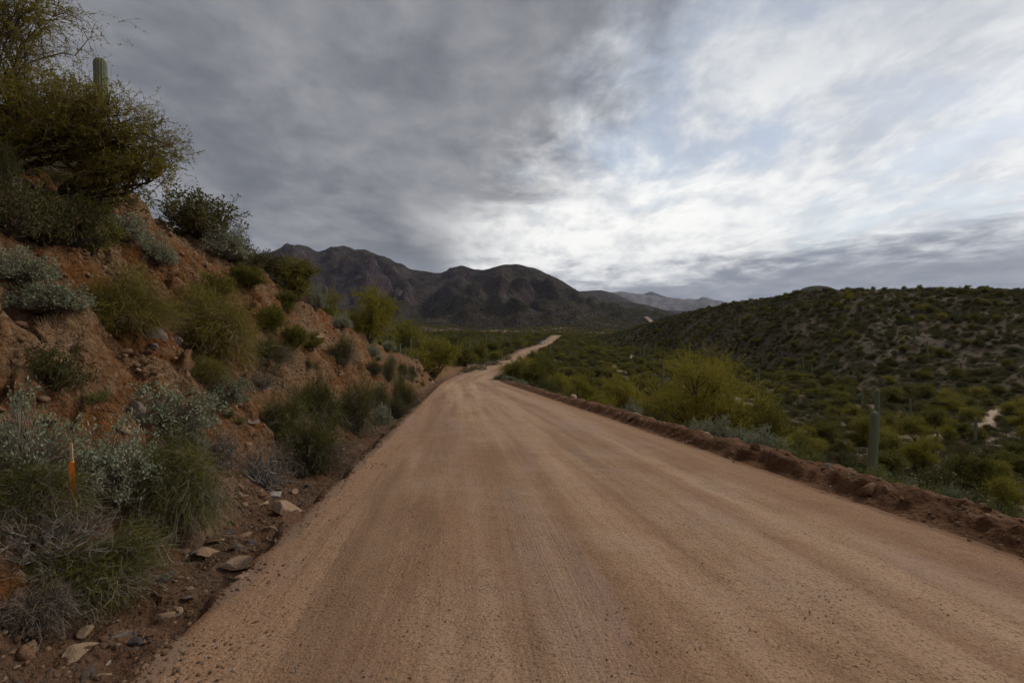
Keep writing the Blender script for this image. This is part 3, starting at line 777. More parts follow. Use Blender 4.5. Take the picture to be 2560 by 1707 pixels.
far = dict(n2=13, n3=7, n4=2, leaf_n=4, tw=.0045)
proto('palo_verde_far', [unit_pv(14, ll=.032, **far), unit_pv(15, 4, ll=.032, **far)], 'green_bark', ['palo_verde_leaf', 'palo_verde_leaf'])
proto('olive_tree_far', [unit_pv(24, 5, ll=.038, **far), unit_pv(25, 6, ll=.038, **far)], 'bark', ['olive_leaf', 'tan_twig'])
CAT = {}
def plant(kind, name, label, cat, loc, sx, sz, rz=None, variant=None, group=None, tilt=(0, 0), sy=None):
    """one plant: an Empty at its base with stems and foliage"""
    g = random.Random(int(abs(loc[0]) * 977 + abs(loc[1]) * 131) + len(CAT))
    pr = PROTO[kind]; wm, cm = pr[g.randrange(len(pr)) if variant is None else variant]
    o = link(name, None); o.empty_display_size = .1
    o.location = loc; o.scale = (sx, sx if sy is None else sy, sz)
    o.rotation_euler = (tilt[0], tilt[1], g.random() * 6.28 if rz is None else rz)
    o['label'] = label; o['category'] = cat
    if group: o['group'] = group
    tree = cat == 'tree'
    link('trunk' if tree else 'stem', wm, o); link('crown' if tree else 'foliage', cm, o)
    CAT[o.name] = 1
    return o

# ------------------------------------------------------------------ plants on the road cut, one by one
def on(px, py): return cast(px, py)
def put(kind, name, label, cat, x0, x1, ytop, ybase, **kw):
    """plant whose crown spans x0..x1, ytop..ybase in the picture, rooted where the sight line meets the ground"""
    p = on((x0 + x1) / 2, ybase - kw.pop('lift', 0))
    sc = p[1] / F
    fat = {'broom': 1.38, 'yellow_broom': 1.22, 'dry_bush': 1.25, 'creosote': 1.2, 'palo_verde': 1.1, 'olive_tree': 1.1}.get(kind, 1.08)
    wd = (x1 - x0) * sc * kw.pop('fat', 1.0) * fat; ht = (ybase - ytop) * sc * (1.0 if kind == 'yellow_broom' else 1.2 if 'broom' in kind else 1.04)
    unit_h = {'palo_verde': .86, 'olive_tree': .86, 'creosote': .8, 'green_shrub': .8, 'brittlebush': .66, 'broom': .9, 'yellow_broom': .72, 'dry_bush': .75, 'bursage': .55}[kind]
    return plant(kind, name, label, cat, (p[0], p[1], p[2] - .03), wd, ht / unit_h, **kw)
B, BL = 'brittlebush', 'silver-leaved brittlebush '
put(B, B, BL + 'dome jutting from the bare red cut, stems hanging beneath', 'shrub', 17, 78, 284, 318)
put(B, B, BL + 'at the frame edge halfway up the cut', 'shrub', -8, 44, 249, 282)
put(B, B, BL + 'spreading wide below the small bright green shrub', 'shrub', 120, 205, 385, 430)
put(B, B, BL + 'small dome on the tan slope above the dry twigs', 'shrub', 199, 243, 376, 408)
put(B, B, BL + 'large leggy one beside the survey stake, cut by the frame', 'shrub', -18, 62, 404, 490)
put(B, B, BL + 'between the survey stake and the dense green broom', 'shrub', 80, 150, 432, 500)
put(B, B, 'narrow upright pale green brittlebush above the dense green broom', 'shrub', 178, 203, 416, 454)
put(B, B, BL + 'hanging under the dark thicket near the lip', 'shrub', 98, 142, 212, 246)
put(B, B, BL + 'trailing over the lip below the dark upright shrub', 'shrub', 202, 245, 226, 258)
put(B, B, 'small grey-green brittlebush high on the rusty face', 'shrub', 142, 172, 238, 264)
put(B, B, 'rounded green brittlebush beside the young pale saguaro', 'shrub', 306, 324, 286, 308)
put(B, B, 'low brittlebush mat at the lip above the pale boulder', 'shrub', 333, 351, 313, 328)
put(B, B, 'small dark brittlebush at the lip below the leafy tree', 'shrub', 364, 379, 344, 357)
put(B, B, 'flat brittlebush at the lip beside the barrel cactus', 'shrub', 381, 395, 340, 350)
put(B, B, 'bright silver brittlebush low among the ditch brooms', 'shrub', 371, 390, 402, 424)
BR = 'broom_shrub'
put('broom', BR, 'rounded green broom above the dark overhanging one', 'shrub', 259, 312, 392, 440, tilt=(0, .15))
put('broom', BR, 'fan-shaped bright green broom leaning over the ditch', 'shrub', 290, 338, 376, 424, tilt=(0, .2))
put('broom', BR, 'dark overhanging broom with grey outer strands by the gravel', 'shrub', 284, 338, 414, 470, variant=1, tilt=(0, .25))
put('broom', BR, 'green and brown broom in the middle of the ditch row', 'shrub', 330, 376, 380, 432, tilt=(0, .15))
put('broom', BR, 'small green broom in the ditch row, fourth towards the bend', 'shrub', 368, 392, 384, 412)
put('broom', BR, 'tall last broom of the ditch row towards the bend', 'shrub', 391, 415, 377, 410)
put('broom', BR, 'greyish broom tucked under the last of the ditch row', 'shrub', 388, 406, 396, 418, variant=1)
put('broom', BR, 'grey-green wispy broom on the slope left of the boulder', 'shrub', 252, 288, 336, 366, variant=1)
put('broom', BR, 'wispy broom on bare tan soil right of the boulder', 'shrub', 332, 353, 336, 364, variant=1)
for (a, b, c_, d_, l) in ((381, 397, 361, 382, 'first'), (367, 381, 362, 376, 'second'), (396, 408, 362, 375, 'third'), (406, 416, 366, 378, 'fourth')):
    put('broom', BR, l + ' of four small round brooms high above the ditch row', 'shrub', a, b, c_, d_, variant=1, group='small brooms above the ditch row')
# the two big ones in the corner are denser
proto('big_broom', [strand_bush(64, 4200, .95, .52, .9, .0042, .45, 4, segs=8, straight=.2, clumps=8), strand_bush(65, 4200, .9, .56, 1.0, .0042, .30, 4, segs=8, straight=.22, clumps=9)], 'bark', ['broom_green', 'dry_twig'])
def put_at(kind, name, label, cat, loc, sx, sz, **kw): return plant(kind, name, label, cat, (loc[0], loc[1], ground_z(float(loc[0]), float(loc[1])) - .03), sx, sz, **kw)
put_at('big_broom', BR, 'dense green broom with a pale grey outer side behind the corner bush', 'shrub', (-4.15, 6.1), 1.5, 1.12, variant=0, tilt=(0, .12))
put_at('big_broom', BR, 'huge dark green broom filling the near corner beside the ditch', 'shrub', (-3.85, 4.6), 1.35, .72, variant=1, tilt=(0, .1))
put_at('big_broom', BR, 'sprawling grey broom at the near frame edge under the brittlebush', 'shrub', (-4.6, 4.7), 1.2, .66, variant=0)
put_at('dry_bush', 'dry_bush', 'pale bare branches arching out of the top of the corner broom', 'shrub', (-4.15, 4.5), 1.1, .95, variant=1)
put_at('dry_bush', 'dry_bush', 'bare grey twigs spilling from the near corner broom to the ditch', 'shrub', (-3.75, 4.05), .8, .6, variant=2)
D = 'dry_bush'
put(D, D, 'brown leafless bush above the pale grey side of the dense broom', 'shrub', 198, 240, 424, 470, variant=0)
put(D, D, 'sprawling dry twig bush hanging over the ditch rocks', 'shrub', 238, 290, 428, 488, variant=1)
put(D, D, 'grey twig bush on the slope beside the small brittlebush dome', 'shrub', 244, 275, 368, 392, variant=0)
put(D, D, 'dry purple-brown tangle at the frame edge under the tree', 'shrub', -12, 22, 188, 232, variant=1)
put(D, D, 'bleached dead branches hanging below the big leaning tree', 'shrub', 30, 88, 134, 172, variant=1)
put('yellow_broom', 'yellow_shrub', 'broad yellow-green shrub draped across the upper cut', 'shrub', 88, 170, 258, 326, tilt=(0, .2))
put('yellow_broom', 'yellow_shrub', 'yellow-green shrub cascading down beside the grey outcrop', 'shrub', 150, 250, 272, 346, tilt=(0, .35))
put('yellow_broom', 'yellow_shrub', 'small yellow-green shrub below the cascading one', 'shrub', 191, 226, 352, 380)
OS = 'olive_shrub'
for a in ((194, 232, 272, 306, 'olive shrub on the crumbling face under the lip bushes'), (232, 264, 264, 288, 'brownish olive shrub just under the lip'),
          (258, 284, 305, 336, 'narrow olive shrub in the gully left of the boulder'), (279, 297, 290, 314, 'small olive shrub in the gully under the dark tree'),
          (286, 306, 326, 352, 'olive shrub under the left end of the boulder'), (303, 322, 330, 350, 'olive shrub directly beneath the pale boulder')):
    put('olive_tree', OS, a[4], 'shrub', *a[:4], fat=1.15)
put('creosote', 'dark_shrub', 'dark green-brown shrub low on the cut at the frame edge', 'shrub', 22, 78, 336, 390)
put('green_shrub', 'green_shrub', 'small bright green shrub alone on the bare cut', 'shrub', 82, 108, 384, 405)
put('green_shrub', 'green_shrub', 'leafy green shrub on the lip beneath the leaning tree', 'shrub', 134, 170, 167, 210, lift=2)
put('creosote', 'dark_shrub', 'tall dark upright shrub standing against the sky on the lip', 'shrub', 162, 230, 182, 240, lift=3, fat=1.1)
put('creosote', 'dark_shrub', 'dark shrub on the skyline right after the tall upright one', 'shrub', 222, 250, 232, 266, lift=2)
put('creosote', 'dark_shrub', 'low dark shrub on the skyline before the leafy lip tree', 'shrub', 244, 280, 244, 272, lift=2)
put('creosote', 'dark_shrub', 'dark thicket shrub under the big leaning tree', 'shrub', 20, 62, 176, 248, fat=1.2)
put('creosote', 'dark_shrub', 'dark thicket shrub between the leaning tree and the silver bush', 'shrub', 52, 98, 180, 246, fat=1.2)
put('creosote', 'dark_shrub', 'dark brownish thicket at the frame edge below the leaning tree', 'shrub', -20, 34, 172, 236, fat=1.25)
put('creosote', 'dark_shrub', 'dark bush right under the limbs of the leaning tree', 'shrub', 60, 122, 160, 206, fat=1.2)
put('olive_tree', 'olive_shrub', 'olive brown bush under the lip between thicket and silver bush', 'shrub', 66, 116, 196, 256, fat=1.1)
put('dry_bush', 'dry_bush', 'grey dead bush hanging in the thicket under the leaning tree', 'shrub', 40, 92, 150, 196, variant=0)
gk = random.Random(31)
for k_ in range(64):
    Yk = 6.5 + 68 * gk.random() ** 1.25; fk = 1.6 + (float(bank_h(Yk)) / 1.08) * gk.random() * 1.05
    Xk = float(road_x(Yk)) - HW - fk; kd_, nm_, wd_ = gk.choice([('dry_bush', 'dry_bush', 'small dry grey bush'), ('broom', 'broom_shrub', 'small wispy green bush'), ('brittlebush', 'brittlebush', 'small silvery bush'), ('olive_tree', 'olive_shrub', 'small olive bush'), ('bursage', 'bursage', 'small grey-green bush')])
    zone = ('lower slope' if fk < 3.2 else 'upper slope') + (' of the near cut' if Yk < 16 else ' of the middle cut' if Yk < 36 else ' of the far cut')
    sk = .3 + .6 * gk.random()
    plant(kd_, nm_, wd_ + ' on the ' + zone, 'shrub', (Xk, Yk, ground_z(Xk, Yk) - .03), sk, sk * (.8 + .4 * gk.random()), group=nm_.replace('_', ' ') + 's on the ' + zone, tilt=(0, .15))
put('green_shrub', 'green_shrub', 'tiny fresh green tuft on the stony slope above the dry bush', 'shrub', 222, 234, 404, 416)
put('green_shrub', 'green_shrub', 'tiny fresh green tuft beside the pale stone above the dry bush', 'shrub', 232, 246, 416, 428)

# trees along the lip and beyond the end of the cut
put('olive_tree', 'olive_tree', 'dense dark green tree on the lip left of the young saguaro', 'tree', 274, 318, 258, 302, fat=1.1)
put('palo_verde', 'palo_verde_tree', 'thin yellowish tree behind the young saguaro', 'tree', 312, 352, 262, 310)
put('palo_verde', 'palo_verde_tree', 'rounded olive tree with a bare trunk at the end of the lip', 'tree', 345, 395, 282, 344, fat=1.1)
put('palo_verde', 'palo_verde_tree', 'yellow-green tree bending down the end of the cut', 'tree', 391, 428, 318, 352, fat=1.15)
put('palo_verde', 'palo_verde_tree', 'low yellow-green tree sweeping to the road at the bend', 'tree', 414, 454, 336, 378, fat=1.2)
for a in ((452, 476, 346, 366), (468, 488, 342, 362), (484, 500, 340, 356), (498, 512, 339, 351), (426, 450, 336, 356), (440, 462, 334, 350), (510, 522, 339, 348)):
    put('olive_tree', 'olive_tree', 'olive tree in the clump left of the road past the bend', 'tree', *a, fat=1.15, group='trees left of the road past the bend')
for a in ((470, 486, 364, 370), (486, 500, 359, 365), (460, 472, 366, 372), (500, 512, 354, 360)):
    put('bursage', 'bursage', 'grey low bush on the left verge past the bend', 'shrub', *a, group='low bushes on the left verge past the bend')

# big leaning tree in the upper corner: thick dark limbs reaching right, airy crown
g0 = on(12, 168)
hero_w, hero_c = palo_verde(901, [(-1.5, .2, 1.4, 1.3, 1.2, 1.0), (-.5, 0, 2.4, 1.0, 1.0, .8), (.4, -.1, 2.95, .6, .6, .5), (.8, .2, 1.45, .7, .8, .42), (1.6, 0, 1.05, .8, .8, .42),
    (2.2, -.1, .95, .70, .7, .50), (2.65, .1, .45, .5, .55, .5), (2.75, -.1, -.10, .40, .5, .40), (1.9, .2, -.05, .6, .5, .40), (-.2, .5, 3.4, 1.1, 1.0, .6), (.4, -.2, 1.0, .9, .8, .45), (-1.6, -.2, 2.8, 1.2, 1.1, .9), (.2, -.3, .45, .9, .7, .35), (1.3, -.3, .50, .8, .6, .35), (2.2, .1, .30, .7, .6, .40)  , (-1.0, -.4, .6, 1.1, .8, .5)],
    r0=.055, n2=23, n3=14, n4=2, ll=.042, tw=.0065, leaf_n=6, slen=.58, droop=.20, stems=1, leaf_w=.42)
o = link('palo_verde_tree', None, label='big leaning tree with dark limbs and yellow-green crown on top of the cut', category='tree')
o.location = (g0[0] - .2, g0[1], g0[2] - .1)
link('trunk', hero_w.mesh('trunk', [MATS['bark']]), o); link('crown', hero_c.mesh('crown', [MATS['tree_leaf'], MATS['tan_twig']]), o)

# big palo verde below the berm, right of the road
hp = (8.4, 22.0)
rt_w, rt_c = palo_verde(905, [(-.6, 0, 3.4, 1.25, 1.2, 1.0), (.6, .2, 3.2, 1.2, 1.2, .9), (-1.7, -.2, 2.4, 1.1, 1.2, .95), (1.6, 0, 2.4, 1.2, 1.2, .9), (2.4, -.3, 1.4, .95, 1.0, .8),
    (-2.2, .2, 1.3, .95, 1.0, .8), (.2, -.7, 2.0, 1.3, 1.1, .9), (.3, .9, 2.2, 1.3, 1.1, .9), (1.0, -.6, 1.1, 1.0, .9, .7), (-.8, -.7, 1.1, 1.1, .9, .7)],
    r0=.07, n2=22, n3=11, n4=3, ll=.06, tw=.011, leaf_n=4, slen=.62, droop=.10, stems=2, leaf_w=.35)
o = link('palo_verde_tree', None, label='large feathery yellow-green tree rising behind the berm', category='tree')
zb_ = ground_z(*hp) - .1; o.location = (hp[0], hp[1], zb_)
ks = (CZ + (341 - 346) / F * hp[1] - zb_) / 4.55; o.scale = (.96, .96, ks)
link('trunk', rt_w.mesh('trunk', [MATS['bark']]), o); link('crown', rt_c.mesh('crown', [MATS['palo_verde_leaf'], MATS['palo_verde_leaf']]), o)

# brittlebushes and small trees just over the berm
def over_berm(kind, name, label, x0, x1, ytop, Y, sink=.05, **kw):
    X = ((x0 + x1) / 2 - 512) / F * Y; z = ground_z(X, Y) - sink
    ht = CZ + (341 - ytop) / F * Y - z
    uh = {'brittlebush': .66, 'green_shrub': .8, 'palo_verde': .86, 'olive_tree': .86}[kind]
    return plant(kind, name, label, kw.pop('cat', 'shrub'), (X, Y, z), (x1 - x0) / F * Y, max(ht, .25) / uh, **kw)
over_berm(B, B, 'small grey brittlebush over the berm at the foot of the feathery tree', 686, 706, 419, 13.6)
over_berm(B, B, 'bright silver brittlebush over the berm beside the feathery tree', 702, 735, 416, 12.4)
over_berm(B, B, 'pale straggly brittlebush over the berm right of the silver one', 731, 760, 424, 11.4)
over_berm('green_shrub', 'green_shrub', 'fresh green shrub over the berm before the near saguaro', 763, 796, 436, 10.3)
over_berm('green_shrub', 'green_shrub', 'second fresh green shrub over the berm, closer to the near saguaro', 790, 822, 438, 9.7)
over_berm('green_shrub', 'green_shrub', 'small flat-crowned green bush on the berm right of the near saguaro', 908, 948, 473, 6.6)
over_berm(B, B, 'pale green brittlebush beside the flat-crowned bush on the berm', 938, 966, 482, 6.4)
over_berm('green_shrub', 'green_shrub', 'low green foliage over the berm at the frame edge', 972, 1030, 492, 6.1)
over_berm(B, B, 'grey brittlebush on the berm left of the feathery tree', 622, 643, 402, 19.5)
gk = random.Random(77)
for k_ in range(26):
    Yk = 6.2 + 44 * gk.random() ** 1.3; Xk = float(road_x(Yk)) + HW + 1.25 + 1.3 * gk.random()
    kd_, nm_, wd_ = gk.choice([('green_shrub', 'green_shrub', 'small fresh green bush'), ('brittlebush', 'brittlebush', 'small silvery bush'), ('bursage', 'bursage', 'low grey-green bush'), ('green_shrub', 'green_shrub', 'small fresh green bush')])
    zone_ = 'hugging the outer side of the ' + ('near' if Yk < 12 else 'middle' if Yk < 26 else 'far') + ' berm'; sk = .45 + .5 * gk.random()
    plant(kd_, nm_, wd_ + ' ' + zone_, 'shrub', (Xk, Yk, ground_z(Xk, Yk) - .03), sk, sk * (.8 + .4 * gk.random()), group=nm_.replace('_', ' ') + 's ' + zone_)
for x0, x1, yt, Y, k_, lab in ((640, 696, 386, 25, 'palo_verde', 'low yellow-green bush joined to the left flank of the feathery tree'), (594, 646, 372, 33, 'palo_verde', 'wide yellow-green bush over the berm, second left of the feathery tree'),
        (562, 604, 368, 40, 'olive_tree', 'olive bush over the middle of the berm'), (540, 572, 370, 47, 'palo_verde', 'yellowish bush over the berm nearer the bend'), (520, 550, 360, 58, 'olive_tree', 'olive tree over the berm close to its far end'),
        (498, 528, 360, 78, 'palo_verde', 'bushy tree right at the inside of the bend'), (528, 556, 352, 86, 'olive_tree', 'dark olive tree behind the inside of the bend'), (512, 536, 353, 105, 'palo_verde', 'yellow-green tree along the road after the bend'),
        (524, 545, 349, 130, 'olive_tree', 'olive tree along the right verge below the marker'), (746, 790, 398, 19, 'olive_tree', 'low olive bush against the right flank of the feathery tree')):
    over_berm(k_, 'palo_verde_tree' if k_ == 'palo_verde' else 'olive_tree', lab, x0, x1, yt, Y, cat='tree')
for a in ((494, 506, 373, 66), (502, 516, 375, 60), (512, 528, 379, 52)):
    over_berm(B, B, 'grey low brittlebush in the row on the far end of the berm', *a, group='brittlebushes on the far end of the berm')

# ------------------------------------------------------------------ cacti
m, t = material('saguaro_skin')
rib = t.attr('rib'); p = t.coord(); n = t.noise(p, 3., 4, .6)
c = t.mix(n, (.105, .128, .070), (.160, .180, .108))
c = t.mix(rib.step(.55, 1.0) * .75, c, (.260, .245, .170))
x, y, z = t.sep(p)
c = t.mix(t.attr('top') * .6, c, (.42, .43, .35))
c = t.mix((t.attr('foot') * (.4 + n)).clamp() * .8, c, (.120, .090, .062))
finish(m, t, c, .75, t.bump(t.noise(p, 60., 2), .4, .006), .2)
m, t = material('barrel_skin')
rib = t.attr('rib'); p = t.coord()
c = t.mix(t.noise(p, 9., 4), (.085, .085, .040), (.16, .12, .065))
c = t.mix(rib.step(.45, 1.0), c, (.42, .33, .22))
finish(m, t, c, .8, None, .1)

def column(Pts, rad, ribs=15, depth=.13, sub=4, cap=True):
    """ribbed cactus column along a polyline; returns V, Q, rib"""
    Pts = np.asarray(Pts, float); k_ = len(Pts); n = ribs * sub
    tan = unit(np.gradient(Pts, axis=0)); a = np.zeros_like(tan); ref = np.array([0, 1., 0])
    a = unit(np.cross(tan, ref)); b = np.cross(tan, a)
    th = np.arange(n) * 2 * math.pi / n
    prof = .5 + .5 * np.cos(th * ribs)
    rr = np.asarray(rad)[:, None] * (1 - depth * (1 - prof)[None])
    V = Pts[:, None] + a[:, None] * (np.cos(th)[None, :, None] * rr[..., None]) + b[:, None] * (np.sin(th)[None, :, None] * rr[..., None])
    i, j = np.meshgrid(np.arange(k_ - 1), np.arange(n), indexing='ij'); j2 = (j + 1) % n
    Q = np.stack([i * n + j, i * n + j2, (i + 1) * n + j2, (i + 1) * n + j], -1).reshape(-1, 4)
    return V.reshape(-1, 3), Q, np.tile(prof, k_)
def saguaro_mesh(name, h, r, arms=(), lean=(0, 0), seed=0, rings=22, ribs=15, sub=4, mat='saguaro_skin', waist=.05):
    g = np.random.default_rng(seed)
    V, Q, A, B_, C_ = [], [], [], [], []; n0 = 0
    def shaft(P, rad, isarm):
        nonlocal n0
        v, q, rb = column(P, rad, ribs, .16, sub)
        k_ = len(P); nn = len(v) // k_
        top = np.repeat(sstep(.955, 1.0, np.linspace(0, 1, k_)), nn)
        foot = np.zeros(len(v)) if isarm else np.repeat(1 - sstep(0, .22, np.linspace(0, 1, k_)), nn)
        V.append(v); Q.append(q + n0); A.append(rb); B_.append(top); C_.append(foot); n0 += len(v)
    q = np.concatenate([np.linspace(0, .93, rings), 1 - .07 * np.cos(np.linspace(.35, math.pi / 2, 7))[:: 1] ** 1 * 1.0])
    q = np.sort(q); zz = q * h
    rad = r * (.86 + .14 * np.sin(q * math.pi)) * (1 + waist * np.sin(q * 17 + seed))
    cap = np.clip((h - zz) / (r * 1.25), 0, 1); rad = rad * np.sqrt(np.maximum(1 - (1 - cap) ** 2, .0004))
    P = np.stack([lean[0] * q ** 1.3 * h + .02 * h * np.sin(q * 2.4), lean[1] * q * h, zz], -1)
    shaft(P, rad, False)
    for (az_, z0, outw, up_, ra) in arms:
        t_ = np.linspace(0, 1, 16)
        bend = np.clip(t_ / .35, 0, 1)
        xo = outw * np.sin(bend * math.pi / 2); zo = outw * .45 * (1 - np.cos(bend * math.pi / 2)) + np.clip((t_ - .3) / .7, 0, 1) * up_
        L = z0 / h
        cx = np.array([np.interp(L, q, P[:, 0]), np.interp(L, q, P[:, 1])])
        PA = np.stack([cx[0] + math.cos(az_) * xo, cx[1] + math.sin(az_) * xo, z0 + zo], -1)
        cp = np.clip((1 - t_) * (up_ + outw) / (ra * 1.2), 0, 1); raa = ra * np.sqrt(np.maximum(1 - (1 - cp) ** 2, .001))
        shaft(PA, raa, True)
    return mesh_np(name, np.concatenate(V), np.concatenate(Q), mats=[MATS[mat]], attrs={'rib': np.concatenate(A), 'top': np.concatenate(B_), 'foot': np.concatenate(C_)})
def saguaro(label, loc, h, r, arms=(), lean=(0, 0), seed=0, group=None, data=None):
    o = link('saguaro', data or saguaro_mesh('saguaro', h, r, arms, lean, seed), label=label, category='cactus')
    o.location = loc
    if group: o['group'] = group
    return o
def sag_px(label, x, ytop, ybase, Y=None, r=None, **kw):
    p = on(x, ybase) if Y is None else np.array([(x - 512) / F * Y, Y, ground_z((x - 512) / F * Y, Y)])
    h = CZ + (341 - ytop) / F * p[1] - p[2]
    return saguaro(label, (p[0], p[1], p[2] - .12), h + .12, r or min(.24, max(.12, h * .05)), **kw)
sag_px('tall saguaro standing behind the big leaning tree on the cut', 98, 57, 0, Y=15.4, r=.20, seed=3)
sag_px('young pale-topped saguaro on the lip between two trees', 325, 286, 303, r=.13, seed=4)
sag_px('thick saguaro column just beyond the berm, tilted slightly', 865, 410, 0, Y=17.5, r=.142, lean=(.055, 0), seed=5)
sag_px('tall slim saguaro right behind the thick one near the berm', 874, 388, 446, Y=42, r=.20, lean=(.02, 0), seed=6)
sag_px('short slanting saguaro right of the tall slim one', 880, 409, 427, seed=7, lean=(.05, 0))
sag_px('dark saguaro with one raised arm on the valley floor', 904, 408, 431, seed=8, arms=((0.1, 1.6, .8, 2.3, .12),))
sag_px('dark single saguaro standing on pale soil in the valley', 937, 430, 450, seed=9)
sag_px('saguaro below the sandy wash towards the frame edge', 975, 417, 446, seed=10)
sag_px('stubby young saguaro with a pale tip in the valley', 936, 450, 461, seed=11)
sag_px('short dark saguaro at the frame edge in the valley', 1014, 450, 465, seed=12)
sag_px('pale slim saguaro left of the thick one, farther down', 854, 388, 401, seed=13)
sag_px('slim saguaro between the pale one and the thick one', 862, 391, 408, seed=14)
sag_px('tall lone saguaro beside the feathery tree on bare soil', 758, 368, 396, seed=15)
sag_px('pale saguaro right of the lone one by the bare soil', 798, 393, 408, seed=16)
sag_px('upper saguaro on the hill foot right of the feathery tree', 812, 364, 378, seed=17)
sag_px('left one of two saguaros on the hill foot', 803, 358, 375, seed=18)
sag_px('distant saguaro above the lone one by the bare soil', 763, 353, 368, seed=19)
barrel = saguaro_mesh('barrel', .7, .28, (), (0, 0), 2, 10, 18, 4, 'barrel_skin', .0)
for (x, y, Y, sc, lab) in ((397, 352, 0, 1.0, 'brown barrel cactus on the lip near the end of the cut'), (115, 180, 0, .62, 'pale round barrel cactus on the lip under the leaning tree'), (849, 0, 9.2, .55, 'small round cactus peeking over the berm')):
    p = on(x, y) if not Y else np.array([(x - 512) / F * Y, Y, ground_z((x - 512) / F * Y, Y)])
    o = link('barrel_cactus', barrel, label=lab, category='cactus'); o.location = (p[0], p[1], p[2] - .05); o.scale = (sc,) * 3
    if Y: o.location.z = CZ + (341 - 467) / F * Y - .7 * sc

# ocotillo wands on the skyline
g = np.random.default_rng(77)
tip = np.stack([g.normal(size=11) * .7, g.normal(size=11) * .7, 1.7 + .6 * g.random(11)], -1)
mb = MB(); tubes(mb, curve_to(np.zeros((1, 3)), tip, g, 7, .08, .02), np.linspace(.022, .01, 7)[None].repeat(11, 0), 5)
p = on(257, 252); o = link('ocotillo', mb.mesh('ocotillo', [MATS['green_bark']]), label='thin ocotillo wands on the skyline of the cut', category='shrub'); o.location = (p[0], p[1], p[2] - .1)

# ------------------------------------------------------------------ scatter over valley, hill and plain
def combined(kind, i):
    """stem and foliage in one mesh, for plants too small to show parts"""
    a, b = PROTO[kind + '#'][i]; wm, cm = PROTO[kind + '@']
    V1, Q1, T1, m1 = a.arrays(); V2, Q2, T2, m2 = b.arrays()
    return np.concatenate([V1, V2]), np.concatenate([Q1, Q2 + len(V1)]), np.concatenate([m1, m2 + 1]), [wm] + cm
def instance_stuff(name, label, variants, mats, P, rot, scl, var):
    """one object: its own mesh holds the shapes and the points, its modifier sets one on each point"""
    nv = len(variants); V, Q, M, pv = [], [], [], []; n0 = 0
    for k_, (v, q, mi) in enumerate(variants):
        V.append(v); Q.append(q + n0); M.append(mi); pv.append(np.full(len(v), k_)); n0 += len(v)
    V.append(P); pv.append(100 + var)
    zero = np.zeros((n0, 3))
    me = mesh_np(name, np.concatenate(V), np.concatenate(Q), mats=mats, mi=np.concatenate(M), smooth=True)
    pv = np.concatenate(pv)
    a = me.attributes.new('pv', 'INT', 'POINT'); a.data.foreach_set('value', pv.astype(np.int32))
    for nm, arr in (('rot', rot), ('scl', scl)):
        a = me.attributes.new(nm, 'FLOAT_VECTOR', 'POINT'); a.data.foreach_set('vector', np.concatenate([zero, arr]).astype(np.float32).ravel())
    o = link(name, me, kind='stuff', label=label)
    ng = bpy.data.node_groups.new(name + '_scatter', 'GeometryNodeTree')
    ng.interface.new_socket('Geometry', in_out='INPUT', socket_type='NodeSocketGeometry'); ng.interface.new_socket('Geometry', in_out='OUTPUT', socket_type='NodeSocketGeometry')
    N = ng.nodes.new; L = ng.links.new
    gi, go, join = N('NodeGroupInput'), N('NodeGroupOutput'), N('GeometryNodeJoinGeometry')
    def named(nm, ty):
        n = N('GeometryNodeInputNamedAttribute'); n.data_type = ty; n.inputs['Name'].default_value = nm
        return n.outputs[0]
    apv, arot, ascl = named('pv', 'INT'), named('rot', 'FLOAT_VECTOR'), named('scl', 'FLOAT_VECTOR')
    def pick(val):
        c = N('FunctionNodeCompare'); c.data_type = 'INT'; c.operation = 'EQUAL'
        ins = [s for s in c.inputs if s.type == 'INT']
        L(apv, ins[0]); ins[1].default_value = val
        s_ = N('GeometryNodeSeparateGeometry'); s_.domain = 'POINT'
        L(gi.outputs[0], s_.inputs['Geometry']); L(c.outputs[0], s_.inputs['Selection'])
        return s_.outputs[0]
    for k_ in range(nv):
        ip_ = N('GeometryNodeInstanceOnPoints')
        L(pick(100 + k_), ip_.inputs['Points']); L(pick(k_), ip_.inputs['Instance'])
        L(arot, ip_.inputs['Rotation']); L(ascl, ip_.inputs['Scale']); L(ip_.outputs[0], join.inputs[0])
    L(join.outputs[0], go.inputs[0])
    md = o.modifiers.new('scatter', 'NODES'); md.node_group = ng
    return o

g = np.random.default_rng(2024)
def sector(n, r0, r1, p0=-60, p1=1090):
    """points spread evenly over the ground between two distances, within the view"""
    r = np.sqrt(r0 * r0 + (r1 * r1 - r0 * r0) * g.random(n))
    a0, a1 = math.atan((p0 - 512) / F), math.atan((p1 - 512) / F)
    a = a0 + (a1 - a0) * g.random(n)
    return r * np.sin(a), r * np.cos(a)
def wash_at(X, Y):
    wc = 66 + 30 * noise2(X / 55. + 3.3, Y / 300., 401) + .10 * X
    w1 = (np.abs(Y - wc) < 1.3) & (X > 14)
    wc2 = 12 + .09 * Y + 14 * noise2(Y / 70., X / 400., 407)
    return w1 | ((np.abs(X - wc2 - 14) < 1.2) & (Y > 85) & (Y < 260))
def allowed(X, Y, clear=1.6):
    dd = road_d(X, np.clip(Y, -40, 600)); ok = (np.abs(dd) > HW + clear) | (Y > 560)
    ok &= ~((dd < 0) & (Y < 92)) & ~((dd > 0) & (dd < HW + 2.2) & (Y < 90)) & ~wash_at(X, Y)
    ok &= np.hypot(X - 8.4, Y - 22.) > 3.2
    pq = 512 + F * X / np.maximum(Y, .1); ok &= ~((np.hypot(X, Y) < 34) & (pq > 815) & (pq < 925))
    return ok
